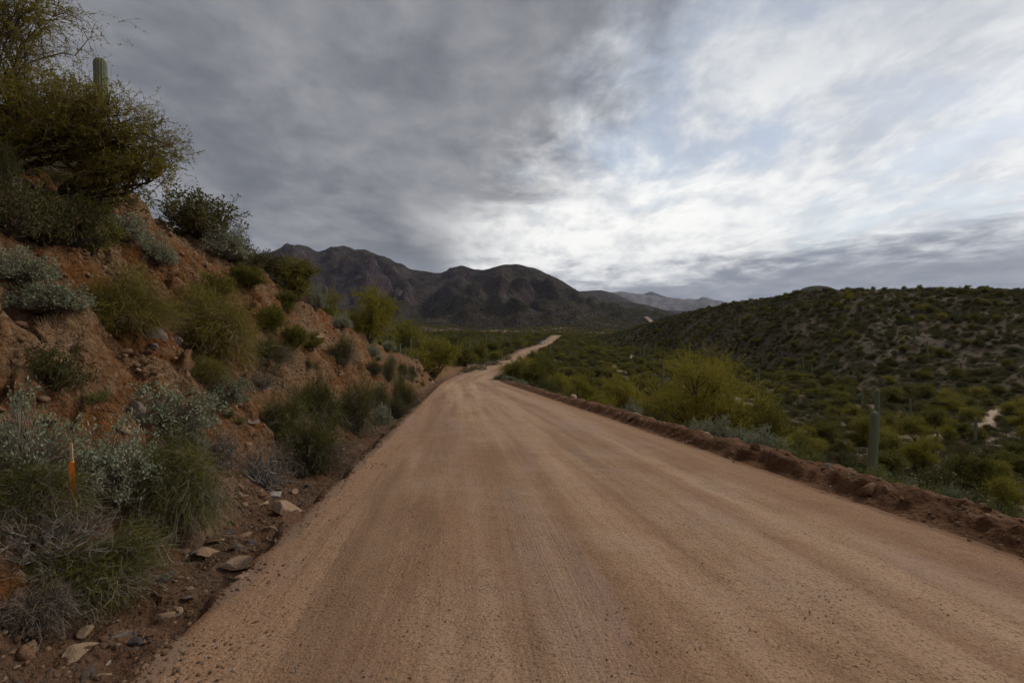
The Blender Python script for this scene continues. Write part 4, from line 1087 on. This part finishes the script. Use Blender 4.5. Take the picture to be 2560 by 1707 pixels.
def spread(dens, r0, r1, clump, seed, clear=1.6, floor_=.10):
    """density per square metre, thinned by a patchy noise"""
    area = .5 * (math.atan(578 / F) + math.atan(572 / F)) * (r1 * r1 - r0 * r0)
    X, Y = sector(int(area * dens), r0, r1)
    keep = allowed(X, Y, clear) & (g.random(len(X)) < np.clip(.72 + clump * .8 * fbm(X / 24., Y / 24., 3, seed), floor_, 1))
    return X[keep], Y[keep]
def zone(X, Y, hill_):
    px = 512 + F * X / Y; r = math.hypot(X, Y)
    if hill_:
        if r > .86 * float(hill_D(px)): a = 'on the hill crest '
        else: a = 'on the upper hillside ' if r > .5 * (float(hill_D(px)) + float(hill_F(px))) else 'on the lower hillside '
        return a + ('towards its far end' if px < 690 else 'behind the feathery tree' if px < 790 else 'above the thick saguaro' if px < 900 else 'towards the frame edge')
    if Y < 110 and X > float(road_x(Y)):
        if r < 45: return 'on the slope just below the berm ' + ('before the feathery tree' if px < 640 else 'beside the feathery tree' if px < 790 else 'around the thick saguaro' if px < 900 else 'near the frame edge')
        return 'on the valley floor ' + ('inside the road bend' if px < 600 else 'left of the feathery tree' if px < 700 else 'right of the feathery tree' if px < 800 else 'behind the thick saguaro' if px < 900 else 'near the frame edge')
    if Y < 600 and X < float(road_x(min(Y, 560))): return 'left of the road ' + ('just past the bend' if Y < 190 else 'short of the white trucks' if Y < 330 else 'around the white trucks' if Y < 450 else 'beyond its crest')
    if Y < 600: return 'right of the road ' + ('past the bend' if Y < 190 else 'short of the orange sign' if Y < 330 else 'beyond the orange sign') + (' on open plain' if px > 640 else '')
    return 'far out on the plain below the mountains'
def sized(v, a, b): return 'small' if v < a + (b - a) * .33 else 'mid-sized' if v < a + (b - a) * .66 else 'large'
KINDS = [  # kind, near density, far density, size range, height factor, name, category, words
    ('olive_tree', .052, .022, (1.6, 3.9), .72, 'olive_tree', 'tree', 'olive-green bushy tree'),
    ('palo_verde', .020, .008, (1.8, 4.0), .75, 'palo_verde_tree', 'tree', 'yellow-green bushy tree'),
    ('creosote', .17, .030, (1.0, 2.4), .8, 'dark_shrub', 'shrub', 'dark green scrub bush'),
    ('bursage', 1.05, .0, (.5, 1.45), .8, 'bursage', 'shrub', 'low grey-green bush')]
for kind, d1, d2, (s0, s1), hf, nm, cat, wd in KINDS:
    X, Y = spread(d1, 11, 470, 1.0, 900 + len(kind), floor_=.42 if kind == 'bursage' else .12)
    if d2:
        X2, Y2 = spread(d2, 470, 2000, 1.0, 930 + len(kind)); X, Y = np.concatenate([X, X2]), np.concatenate([Y, Y2])
    z, code = terrain(X, Y); z = z + CZ
    ok = (code == 0) | (code == 3) | (code == 4)
    on_hill = code == 3
    if cat == 'tree': ok &= ~on_hill | (g.random(len(X)) < .5)
    ok &= (np.hypot(X, Y) > 26) | (cat != 'tree')
    X, Y, z, on_hill = X[ok], Y[ok], z[ok], on_hill[ok]; n = len(X)
    sz = s0 + (s1 - s0) * g.random(n) ** 1.4
    sz = np.where(on_hill & (cat == 'tree'), sz * .8, sz)
    hh = sz * hf * (.8 + .4 * g.random(n)); rz = g.random(n) * 6.283
    rr = np.hypot(X, Y); app = sz / rr
    px = 512 + F * X / np.maximum(Y, .1)
    cand = np.argsort(-np.where((px > -10) & (px < 1034), app, 0))[:900]
    vis = visible(np.stack([X, Y, z + hh * .8], -1)[cand], 34)
    best = cand[vis][:300]
    single = []
    kf = kind + '_far' if kind + '_far' in PROTO else kind
    for i in range(len(PROTO[kf])):
        v, q, mi, mats = combined(kf, i)
        single.append((v, q, mi, mesh_np(nm, v, q, mats=[MATS[c_] for c_ in mats], mi=mi)))
    for i in best:
        where = zone(float(X[i]), float(Y[i]), bool(on_hill[i]))
        lab = sized(sz[i], s0, s1) + ' ' + wd + ' ' + where; grp = nm.replace('_', ' ') + 's ' + where
        if app[i] * F > 18:
            plant(kind, nm, lab, cat, (X[i], Y[i], z[i] - .05), sz[i], hh[i] / .8, rz=rz[i], group=grp)
        else:
            o = link(nm, single[int(i) % len(single)][3], label=lab, category=cat, group=grp)
            o.location = (X[i], Y[i], z[i] - .05); o.rotation_euler = (0, 0, rz[i]); o.scale = (sz[i], sz[i], hh[i] / .8)
    rest = np.ones(n, bool); rest[best] = False
    P = np.stack([X, Y, z - .05], -1)[rest]; nn = len(P)
    instance_stuff(nm.replace('_tree', '').replace('_shrub', '') + '_scrub', wd + 's merging into scrub over the far valley', [s_[:3] for s_ in single], [MATS[c_] for c_ in mats], P,
                   np.stack([np.zeros(nn), np.zeros(nn), rz[rest]], -1), np.stack([sz[rest], sz[rest], hh[rest] / .8], -1), g.integers(0, len(single), nn))
# saguaros over the plain
sag_d = [saguaro_mesh('saguaro', 5.2, .21, (), (.01, 0), 31, 12, 12, 2), saguaro_mesh('saguaro', 6.0, .22, ((.3, 2.4, .6, 1.9, .13), (3.4, 2.9, .55, 1.3, .12)), (0, 0), 32, 12, 12, 2), saguaro_mesh('saguaro', 3.6, .19, (), (-.02, 0), 33, 12, 12, 2)]
X, Y = spread(.0030, 85, 900, .6, 951); z, code = terrain(X, Y); z = z + CZ
keep = ((code == 0) | ((code == 3) & (g.random(len(X)) < .45))); X, Y, z, code = X[keep], Y[keep], z[keep], code[keep]
px = 512 + F * X / Y; ok = (px > 0) & (px < 1024)
keep = ~((np.hypot(X, Y) < 150) & (px > 690)) & ~((code == 3) & (np.hypot(X, Y) > .88 * hill_D(px)) & (g.random(len(X)) < .8)) & ~((np.hypot(X, Y) < 260) & (px > 835) & (px < 905)) & (np.abs(road_d(X, np.clip(Y, -40, 600))) > 9); X, Y, z, code, ok = X[keep], Y[keep], z[keep], code[keep], ok[keep]
order = np.argsort(np.hypot(X, Y) + 1e6 * ~ok)[:560]
vis = visible(np.stack([X, Y, z + 3.5], -1)[order], 34)
best = order[vis][:295]
for i in best:
    where = zone(float(X[i]), float(Y[i]), code[i] == 3)
    k_ = int(g.integers(0, 10)); o = saguaro(('tall saguaro ' if k_ < 5 else 'short saguaro ' if k_ < 8 else 'two-armed saguaro ') + where, (X[i], Y[i], z[i] - .1), 0, 0, group='saguaros ' + where, data=sag_d[0 if k_ < 5 else 2 if k_ < 8 else 1])
    o.rotation_euler = (0, 0, g.random() * 6.28); s_ = .75 + .5 * g.random(); o.scale = (s_ * .95, s_ * .95, s_)

# ------------------------------------------------------------------ rocks
import bmesh
def ico(sub):
    bm = bmesh.new(); bmesh.ops.create_icosphere(bm, subdivisions=sub, radius=1.0)
    v = np.array([q.co[:] for q in bm.verts]); f = np.array([[q.index for q in fc_.verts] for fc_ in bm.faces]); bm.free(); return v, f
ICO = {1: ico(1), 2: ico(2), 3: ico(3)}
def rock_arrays(seed, sub=3, planes=9, flat=.7, rough=.04):
    g = np.random.default_rng(seed); v, f = ICO[sub]; v = v.copy()
    for _ in range(planes):
        n = unit(g.normal(size=3)); d_ = .30 + .45 * g.random(); over = np.maximum(v @ n - d_, 0); v = v - over[:, None] * n * .96
    v = v * (1 + rough * np.stack([noise2(v[:, 0] * 4 + seed, v[:, 1] * 4 + v[:, 2] * 3, seed)] * 3, -1))
    v = v * np.array([1, .6 + .35 * g.random(), flat * (.6 + .5 * g.random())])
    v = v / np.abs(v[:, 0]).max() * .5
    return v, f
def rock_material(name, a, b, c3):
    m, t = material(name); p = t.coord(); n = t.noise(p, 5., 6, .65, .4)
    c = t.mix((n + (t.rand() - .5) * .5).step(.3, .7), a, b); c = t.mix(t.noise(p, 16., 4, .7).step(.58, .72) * .6, c, c3)
    return finish(m, t, c, .9, t.bump(t.noise(p, 9., 6, .7), .7, .06), .2)
rock_material('tan_rock', (.290, .175, .100), (.420, .285, .178), (.18, .10, .055))
rock_material('brown_rock', (.190, .100, .055), (.310, .180, .105), (.13, .065, .035))
rock_material('grey_rock', (.140, .100, .078), (.235, .180, .145), (.09, .065, .05))
rock_material('pale_rock', (.430, .370, .310), (.560, .500, .440), (.28, .21, .16))
rock_material('blue_rock', (.075, .062, .056), (.140, .118, .106), (.17, .13, .10))
ROCKS = {}
def rock_mesh(mat, k_, flat):
    key = (mat, k_, flat)
    if key not in ROCKS:
        v, f = rock_arrays(600 + k_ * 7 + int(flat * 10), 3, 10, flat)
        ROCKS[key] = mesh_np('rock', v, None, f, mats=[MATS[mat]], smooth=False)
    return ROCKS[key]
rnd = random.Random(5)
def rock(px, py, wpx, mat, label, flat=.7, name='rock', sink=.25, rz=None, group=None, wd=None, loc=None, stretch=(1, 1), tilt=None):
    p = on(px, py) if loc is None else np.array([loc[0], loc[1], ground_z(float(loc[0]), float(loc[1]))])
    s_ = wpx / F * p[1] if wd is None else wd
    o = link(name, rock_mesh(mat, rnd.randrange(4), flat), label=label, category='rock')
    o.location = (p[0], p[1], p[2] + s_ * flat * (.30 - sink)); o.scale = (s_ * stretch[0], s_, s_ * stretch[1])
    o.rotation_euler = (rnd.uniform(-.2, .2), rnd.uniform(-.2, .2), rnd.uniform(0, 6.28) if rz is None else rz) if tilt is None else tilt
    if group: o['group'] = group
    return o
def c3(x, y, w_): return x / 2.0987 * .4, (960 + y / 2.0987) * .4, w_ / 2.0987 * .4
for x, y, w_, mat, flat, lab in (
    (1440, 585, 95, 'pale_rock', .45, 'pale pointed stone in the ditch above the big tan rock'),
    (1385, 640, 75, 'tan_rock', .8, 'tan stone leaning beside the big tan ditch rock'),
    (1505, 660, 170, 'tan_rock', .6, 'largest tan rock in the ditch below the dry twigs'),
    (1520, 710, 170, 'brown_rock', .7, 'big reddish brown rock under the largest tan ditch rock'),
    (1425, 760, 85, 'brown_rock', .6, 'brown stone at the lower end of the big ditch rocks'),
    (1140, 825, 95, 'tan_rock', .4, 'tan slab leaning on the dense broom in the ditch'),
    (1235, 860, 105, 'grey_rock', .7, 'grey blocky stone in the ditch beside the split tan slab'),
    (1105, 885, 150, 'tan_rock', .5, 'split tan slab in the ditch under the dense broom'),
    (1000, 895, 90, 'grey_rock', .5, 'greyish slab left of the split tan slab'),
    (1205, 775, 80, 'blue_rock', .6, 'dark bluish stone behind the grey blocky one'),
    (1280, 800, 80, 'tan_rock', .5, 'rounded tan stone behind the grey blocky one'),
    (1230, 945, 150, 'tan_rock', .3, 'flat sunken tan stone in the ditch floor'),
    (990, 1125, 75, 'grey_rock', .8, 'rounded grey stone at the road lip beside the corner broom'),
    (940, 1190, 60, 'tan_rock', .7, 'tan lump below the rounded grey stone'),
    (900, 1220, 60, 'tan_rock', .7, 'second tan lump below the rounded grey stone'),
    (990, 1205, 55, 'brown_rock', .8, 'brown lump right of the two tan lumps'),
    (790, 1310, 95, 'brown_rock', .6, 'reddish flat-topped stone on the near ditch floor'),
    (655, 1308, 50, 'brown_rock', .6, 'small reddish stone under the corner broom'),
    (415, 1425, 180, 'tan_rock', .3, 'long tan slab lying in the near ditch'),
    (570, 1468, 50, 'pale_rock', .8, 'small whitish stone near the long tan slab'),
    (465, 1515, 110, 'grey_rock', .5, 'half buried grey-brown rock at the bottom of the near ditch'),
    (535, 1530, 80, 'tan_rock', .5, 'pinkish stone beside the half buried rock'),
    (110, 1395, 100, 'brown_rock', .3, 'dark curved stone in the shaded near corner'),
    (760, 1480, 45, 'tan_rock', .5, 'small tan stone on the road lip near the corner'),
    (1270, 1010, 75, 'tan_rock', .4, 'flat tan chip on the road lip'),
    (1260, 1175, 40, 'pale_rock', .6, 'pale pebble on the road edge'), (1305, 1135, 45, 'grey_rock', .5, 'grey pebble on the road edge')):
    rock(*c3(x, y, w_ * 1.08), mat, lab, flat * .85, sink=.24)
def c2(x, y, w_): return x / 3.136 * .4, (560 + y / 3.136) * .4, w_ / 3.136 * .4
for x, y, w_, mat, flat, lab in (
    (430, 490, 200, 'pale_rock', .6, 'pale flat outcrop above the silver bush on the cut'), (615, 640, 110, 'tan_rock', 1.0, 'upright tan rock right of the silver bush'),
    (1230, 850, 170, 'grey_rock', .8, 'purple-grey cracked outcrop under the yellow-green shrub'), (1350, 930, 150, 'grey_rock', .9, 'grey outcrop block at the tip of the cracked outcrop'),
    (1210, 950, 130, 'grey_rock', .5, 'grey ledge below the cracked outcrop'), (800, 800, 130, 'tan_rock', .4, 'thin tan ledge stone left of the cracked outcrop'),
    (900, 660, 120, 'brown_rock', .8, 'brown rock in the shadow of the cascading shrub'), (540, 945, 50, 'pale_rock', .7, 'small white stone on the bare cut'),
    (745, 1130, 45, 'grey_rock', .6, 'small grey stone on the bare cut above the tiny green shrub')):
    rock(*c2(x, y, w_ * .9), mat, lab, flat, sink=.50)
def c4(x, y, w_): return (500 + x / 2.904) * .4, (560 + y / 2.904) * .4, w_ / 2.904 * .4
for x, y, w_, mat, flat, lab in (
    (870, 825, 150, 'tan_rock', .75, 'pale egg-shaped boulder stuck on the upper cut'), (520, 1050, 110, 'tan_rock', 1.3, 'tall tan rib of rock above the ditch brooms'),
    (600, 1190, 100, 'grey_rock', 1.2, 'cracked grey outcrop above the fan-shaped broom'), (395, 1440, 120, 'grey_rock', .9, 'grey and white rock on the slope above the dry twigs'),
    (1690, 1155, 45, 'pale_rock', .9, 'white stone at the foot of the cut near the bend'), (215, 370, 60, 'tan_rock', .7, 'tan stone in the crumbling face below the lip'),
    (310, 610, 60, 'tan_rock', .5, 'light stone on the ridge of the tan slope'), (100, 200, 90, 'tan_rock', .9, 'tan block at the lip below the skyline shrubs')):
    rock(*c4(x, y, w_), mat, lab, flat, sink=.30)
def side(px, Y, off, wd, mat, lab, flat=.6, **kw):
    X = float(road_x(Y)) + off; rock(0, 0, 0, mat, lab, flat, loc=(X, Y), wd=wd, **kw)
side(0, 24.5, HW + .62, .36, 'tan_rock', 'pale rock sitting on the berm left of the feathery tree', .9)
side(0, 13.0, HW + .75, .30, 'pale_rock', 'pale flat stone on the berm by the silver brittlebush', .5)
side(0, 11.6, HW + .70, .28, 'tan_rock', 'pale slab on the berm right of the silver brittlebush', .4)
side(0, 15.5, HW + .40, .42, 'tan_rock', 'light stone lump on the berm before the feathery tree', .7)
side(0, 9.4, HW + .55, .22, 'brown_rock', 'dark clod on the berm left of the small round cactus', .9)
side(0, 7.6, HW + .55, .24, 'grey_rock', 'grey stone on the berm at the foot of the thick saguaro', .6)
side(0, 7.1, HW + .5, .16, 'tan_rock', 'tan pebble on the berm right of the thick saguaro', .6)
side(0, 6.6, HW + .35, .26, 'brown_rock', 'dark brown clod on the berm between saguaro and green bush', .8)
side(0, 6.0, HW - .55, .15, 'brown_rock', 'reddish clod on the road below the berm', .9)
side(0, 4.9, HW - .75, .17, 'grey_rock', 'purple-grey stone on the road near the frame edge', .8)
side(0, 4.6, HW - .7, .10, 'pale_rock', 'small pale stone beside the purple-grey one', .6)
side(0, 2.95, 1.15, .16, 'pale_rock', 'flat pale stone at the bottom edge of the road', .25)
side(0, 4.05, -.1, .07, 'pale_rock', 'pale pebble alone in the middle of the road', .5)
side(0, 3.2, -2.3, .06, 'pale_rock', 'whitish pebble on the left wheel track', .7)
for k_ in range(90):
    Y = 6.0 + 46 * rnd.random() ** 1.4; fk = 1.6 + float(bank_h(Y)) / 1.08 * rnd.random()
    rm_ = rnd.choice(['tan_rock', 'brown_rock', 'brown_rock', 'grey_rock'])
    zn_ = ('lower' if fk < 3.2 else 'upper') + (' near cut' if Y < 14 else ' middle cut' if Y < 28 else ' far cut')
    rock(0, 0, 0, rm_, rm_.split('_')[0] + ' stone embedded in the ' + zn_ + ' face', rnd.choice([.6, .8]), 'stone', loc=(float(road_x(Y)) - HW - fk, Y), wd=.10 + .28 * rnd.random() ** 2, sink=.42, group='stones in the ' + zn_ + ' face')
# unremarkable stones along ditch and cut foot
for k_ in range(130):
    Y = 4.0 + 40 * rnd.random() ** 1.7; off = -HW - .25 - 1.15 * rnd.random()
    rock(0, 0, 0, rm_ := rnd.choice(['tan_rock', 'tan_rock', 'brown_rock', 'grey_rock', 'blue_rock']), 'small ' + rm_.split('_')[0].replace('blue', 'dark') + ' stone among the ' + ('near' if Y < 9 else 'middle' if Y < 20 else 'far') + ' ditch rubble', rnd.choice([.5, .7]), 'stone', loc=(float(road_x(Y)) + off, Y), wd=.06 + .14 * rnd.random(), group='rubble stones in the ditch')

# ------------------------------------------------------------------ loose gravel and scree: uncountable
def gravel(name, label, P, size, mats, seed, flat=.7):
    g = np.random.default_rng(seed); vs_ = []
    for k_ in range(len(mats)):
        v, f = rock_arrays(800 + seed + k_, 1, 5, flat, .0); vs_.append((v, np.concatenate([f, f[:, :1]], 1)[:, :4], np.full(len(f), k_)))
    vs_ = [(v, q, mi) for v, q, mi in vs_]
    n = len(P)
    rot = np.stack([g.normal(size=n) * .4, g.normal(size=n) * .4, g.random(n) * 6.283], -1)
    return tri_stuff(name, label, vs_, [MATS[q] for q in mats], P, rot, np.asarray(size)[:, None] * np.ones((1, 3)), g.integers(0, len(mats), n))
def tri_stuff(name, label, vs_, mats, P, rot, scl, var):
    # triangles written as quads with a repeated corner would be degenerate: add a mid-edge point instead
    out_ = []
    for v, q, mi in vs_:
        f = q[:, :3]; mid = (v[f[:, 2]] + v[f[:, 0]]) * .5; idx = len(v) + np.arange(len(f))
        out_.append((np.concatenate([v, mid]), np.concatenate([f, idx[:, None]], 1), mi))
    return instance_stuff(name, label, out_, mats, P, rot, scl, var)
g = np.random.default_rng(99)
def along(n, y0, y1, d0, d1, power=1.6, bias=None):
    Y = y0 + (y1 - y0) * g.random(n) ** power; d_ = d0 + (d1 - d0) * (g.random(n) if bias is None else bias(n))
    return road_x(Y) + d_, Y
X, Y = along(34000, 2.3, 16, -HW, HW, 1.8)
dd_ = np.abs(road_d(X, Y)) / HW; k_ = g.random(len(X)) < .18 + .82 * dd_ ** 2.5 + .5 * (fbm(X * 1.1, Y * .25, 2, 701) > .18); X, Y = X[k_], Y[k_]
zz = road_z(Y) + CZ + .012 - .02 * (road_d(X, Y) / HW) ** 2
gravel('road_gravel', 'fine gravel scattered over the dirt road', np.stack([X, Y, zz], -1), .005 + .015 * g.random(len(X)) ** 3.5, ['tan_rock', 'tan_rock', 'pale_rock'], 1)
X, Y = along(9000, 2.4, 60, -HW - 1.6, -HW + .25, 1.9)
gravel('ditch_gravel', 'pebbles and crumbs of earth along the ditch', np.stack([X, Y, ground_z(X, Y)], -1), .012 + .06 * g.random(len(X)) ** 4, ['tan_rock', 'brown_rock', 'grey_rock'], 2)
X, Y = along(52000, 3.0, 80, -HW - 9.5, -HW - 1.3, 1.3); k_ = g.random(len(X)) < np.clip(.35 + 1.3 * fbm(X * .6, Y * .6, 3, 733), .05, 1); X, Y = X[k_], Y[k_]
gravel('scree', 'loose stones weathering out of the cut', np.stack([X, Y, ground_z(X, Y)], -1), .022 + .17 * g.random(len(X)) ** 3.4, ['tan_rock', 'brown_rock', 'brown_rock'], 3)
X, Y = along(7000, 3.0, 70, HW - .5, HW + 1.3, 1.6)
gravel('berm_clods', 'crumbled clods over the berm', np.stack([X, Y, ground_z(X, Y)], -1), .012 + .07 * g.random(len(X)) ** 3.5, ['brown_rock', 'brown_rock', 'tan_rock'], 4)
X, Y = along(9000, 2.4, 40, -HW - .35, -HW + .9, 1.8)
gravel('lip_gravel', 'loose gravel heaped along the left road lip', np.stack([X, Y, np.maximum(road_z(Y) + CZ - .03, ground_z(X, Y))], -1)[-road_d(X, Y) < HW + .06], (.008 + .045 * g.random(len(X)) ** 3.5)[-road_d(X, Y) < HW + .06], ['tan_rock', 'brown_rock', 'brown_rock'], 6)
# dry grass and twiglets on the cut
tuft = MB(); gt = np.random.default_rng(5)
a_ = gt.random(26) * 6.283; e_ = np.stack([np.cos(a_) * .5 * gt.random(26), np.sin(a_) * .5 * gt.random(26), .4 + .5 * gt.random(26)], -1)
ribbons(tuft, curve_to(np.zeros((1, 3)), e_, gt, 4, .12, .04), np.linspace(.02, .008, 4)[None].repeat(26, 0), gt, 0)
V_, Q_, T_, M_ = tuft.arrays()
X, Y = along(1500, 3.2, 75, -HW - 9.5, -HW - 1.2, 1.3); k_ = fbm(X * .5, Y * .5, 3, 811) > .02; X, Y = X[k_], Y[k_]
n = len(X)
instance_stuff('dry_grass', 'dry grass tufts clinging to the cut', [(V_, Q_, M_)], [MATS['straw']], np.stack([X, Y, ground_z(X, Y) - .01], -1), np.stack([np.zeros(n), np.full(n, .25), g.random(n) * 6.28], -1), np.repeat(.10 + .22 * g.random((n, 1)), 3, 1), np.zeros(n, int))

# ------------------------------------------------------------------ survey stake with flagging
plain_material('lath_wood', (.42, .29, .15), (.58, .43, .26), 12., .8, .3, .004)
m, t = material('orange_tape'); finish(m, t, (.95, .26, .02), .5, None, .3)
def box(mb, c, s_, m=0):
    c = np.array(c, float); s_ = np.array(s_, float) / 2
    v = np.array([[x, y, z] for x in (-1, 1) for y in (-1, 1) for z in (-1, 1)]) * s_ + c
    mb.add(v, [[0, 1, 3, 2], [4, 6, 7, 5], [0, 4, 5, 1], [2, 3, 7, 6], [0, 2, 6, 4], [1, 5, 7, 3]], m=m)
p = np.array([-4.10, 4.85, ground_z(-4.10, 4.85)])
hz = CZ + (341 - 442) / F * p[1] - p[2]
o = link('survey_stake', None, label='wooden survey stake with orange flagging among the bushes of the cut', category='stake'); o.location = (p[0], p[1], p[2]); o.rotation_euler = (0, -.06, .25)
mb = MB(); box(mb, (0, 0, hz / 2 - .05), (.022, .012, hz + .1)); link('post', mb.mesh('post', [MATS['lath_wood']], False), o)
mb = MB(); zt = hz * .84; Lr = hz * .34
rows = np.linspace(0, 1, 9); wv = .046 + .016 * rows ** 2
P1 = np.stack([-wv / 2 - .012 * rows ** 3, -.011 - .012 * np.sin(rows * 4) * rows, zt - rows * Lr], -1); P2 = np.stack([wv / 2 - .004 * rows, -.011 - .010 * rows, zt - rows * Lr * (1 - .10 * rows)], -1)
v = np.stack([P1, P2], 1).reshape(-1, 3); q = [[2 * i, 2 * i + 1, 2 * i + 3, 2 * i + 2] for i in range(8)]
mb.add(v, q); mb.add(v + np.array([0, -.002, 0]), [a[::-1] for a in q]); box(mb, (0, 0, zt - .01), (.027, .019, .035))
link('flagging', mb.mesh('flagging', [MATS['orange_tape']]), o)

# ------------------------------------------------------------------ two white pickups and two roadside signs far down the road
m, t = material('white_paint'); finish(m, t, (.85, .85, .84), .35, None, .5)
m, t = material('dark_glass'); finish(m, t, (.02, .025, .03), .1, None, .6)
m, t = material('tyre'); finish(m, t, (.02, .02, .02), .8, None, .2)
m, t = material('lamp_red'); finish(m, t, (.45, .02, .02), .3, None, .5)
m, t = material('hi_vis_yellow'); finish(m, t, (.62, .80, .03), .5, None, .4)
m, t = material('sign_orange'); finish(m, t, (.85, .27, .02), .5, None, .4)
m, t = material('post_steel'); finish(m, t, (.30, .30, .30), .5, None, .5)
def pickup(loc, rz, label):
    o = link('pickup_truck', None, label=label, category='truck', group='white trucks parked along the road'); o.location = loc; o.rotation_euler = (0, 0, rz)
    def prism(name, pts, w_, mat, par):
        pts = np.array(pts); n = len(pts); v = np.concatenate([np.stack([np.full(n, -w_ / 2), pts[:, 0], pts[:, 1]], -1), np.stack([np.full(n, w_ / 2), pts[:, 0], pts[:, 1]], -1)])
        me = bpy.data.meshes.new(name); me.from_pydata(v.tolist(), [], [list(range(n)), list(range(n, 2 * n))[::-1]] + [[i, i + n, (i + 1) % n + n, (i + 1) % n] for i in range(n)]); me.materials.append(MATS[mat]); me.update()
        return link(name, me, par)
    prism('body', [(-2.7, .5), (-2.7, 1.1), (-1.0, 1.12), (1.0, 1.12), (2.5, 1.02), (2.65, .85), (2.65, .5)], 1.9, 'white_paint', o)
    cab = prism('cab', [(-.9, 1.13), (-.75, 1.80), (.55, 1.82), (1.15, 1.13)], 1.7, 'white_paint', o)
    prism('windscreen', [(.60, 1.76), (.66, 1.76), (1.20, 1.16), (1.13, 1.16)], 1.5, 'dark_glass', o)
    prism('rear_window', [(-.93, 1.2), (-.97, 1.2), (-.84, 1.72), (-.80, 1.72)], 1.4, 'dark_glass', o)
    prism('side_window', [(-.65, 1.2), (-.58, 1.7), (.48, 1.7), (.9, 1.2)], 1.73, 'dark_glass', o)
    th = np.arange(14) * 2 * math.pi / 14
    for x in (-.82, .82):
        for y in (-1.75, 1.75):
            n = 14; v = np.concatenate([np.stack([np.full(n, s_), y + .38 * np.cos(th), .38 + .38 * np.sin(th)], -1) for s_ in (x - .12, x + .12)])
            me = bpy.data.meshes.new('wheel'); me.from_pydata(v.tolist(), [], [list(range(n)), list(range(n, 2 * n))[::-1]] + [[i, (i + 1) % n, (i + 1) % n + n, i + n] for i in range(n)]); me.materials.append(MATS['tyre']); me.update()
            link('wheel', me, o)
        mb = MB(); box(mb, (x, -2.71, .95), (.16, .04, .25)); link('tail_lamp', mb.mesh('tail_lamp', [MATS['lamp_red']], False), o)
    mb = MB(); box(mb, (0, -2.76, .55), (1.8, .14, .18)); link('bumper', mb.mesh('bumper', [MATS['post_steel']], False), o)
for Y, off, lab in ((338, -2.6, 'nearer of two tiny white trucks on the far road'), (356, -2.7, 'farther of two tiny white trucks on the far road')):
    X = float(road_x(Y)) + off; pickup((X, Y, float(road_z(Y)) + CZ + .02), -.14, lab)
def sign(name, label, X, Y, mat, h, size, diamond):
    z = ground_z(X, Y); o = link(name, None, label=label, category='sign'); o.location = (X, Y, z - .1)
    mb = MB(); box(mb, (0, 0, h / 2), (.07, .05, h)); link('post', mb.mesh('post', [MATS['post_steel']], False), o)
    s_ = size / 2
    pts = np.array([(0, -s_), (s_, 0), (0, s_), (-s_, 0)]) if diamond else np.array([(-s_ * .5, -s_), (s_ * .5, -s_), (s_ * .5, s_), (-s_ * .5, s_)])
    v = np.concatenate([np.stack([pts[:, 0], np.full(4, y), pts[:, 1] + h - s_ * .2], -1) for y in (-.06, -.03)])
    mb = MB(); mb.add(v, [[0, 1, 2, 3], [7, 6, 5, 4], [0, 4, 5, 1], [1, 5, 6, 2], [2, 6, 7, 3], [3, 7, 4, 0]]); link('panel', mb.mesh('panel', [MATS[mat]], False), o)
sign('marker_post', 'small yellow-green marker at the right verge past the bend', 9.7, 190., 'hi_vis_yellow', 1.5, 1.0, False)
sign('road_sign', 'orange diamond sign at the right verge near the white trucks', 26.6, 330., 'sign_orange', 3.0, 1.5, True)

# ------------------------------------------------------------------ far stretch of the road, climbing out of the valley
pts = np.array([cast(x, y, 1200, 3400) for x, y in ((645.5, 317.5), (647.5, 318.6), (649.5, 320.4), (651.5, 322.2), (653.5, 324.2))])
tt_ = np.linspace(0, 1, 24); pc = np.stack([np.interp(tt_, np.linspace(0, 1, len(pts)), pts[:, c_]) for c_ in range(2)], -1)
sd = np.stack([np.full(24, 1.0), np.zeros(24)], -1)
Lp, Rp = pc - sd * 5.5, pc + sd * 5.5
v = np.concatenate([np.stack([q[:, 0], q[:, 1], ground_z(q[:, 0], q[:, 1]) + 3.0], -1) for q in (Lp, Rp)])
plain_material('far_dirt', (.40, .28, .20), (.46, .33, .24), .05)
link('road', mesh_np('far_road', v, [[i, 24 + i, 25 + i, i + 1] for i in range(23)], mats=[MATS['far_dirt']]), kind='structure', label='short far stretch of the dirt road climbing beyond the hill')

# ------------------------------------------------------------------ the air over the valley
hv, hf_ = [], []
mb = MB(); zb, zt_ = -30., 1700.
box(mb, (0, 0, (zb + zt_) / 2), (36000, 36000, zt_ - zb))
m = bpy.data.materials.new('haze'); m.use_nodes = True; m.node_tree.nodes.clear(); t = T(m.node_tree)
pv_ = t.new('ShaderNodeVolumePrincipled'); pv_.inputs['Color'].default_value = (.72, .82, 1.0, 1); pv_.inputs['Density'].default_value = 2.4e-5; pv_.inputs['Anisotropy'].default_value = .2
oo = t.new('ShaderNodeOutputMaterial'); m.node_tree.links.new(pv_.outputs[0], oo.inputs['Volume'])
link('haze', mb.mesh('haze', [m], False), kind='stuff', label='thin bluish haze over the valley')
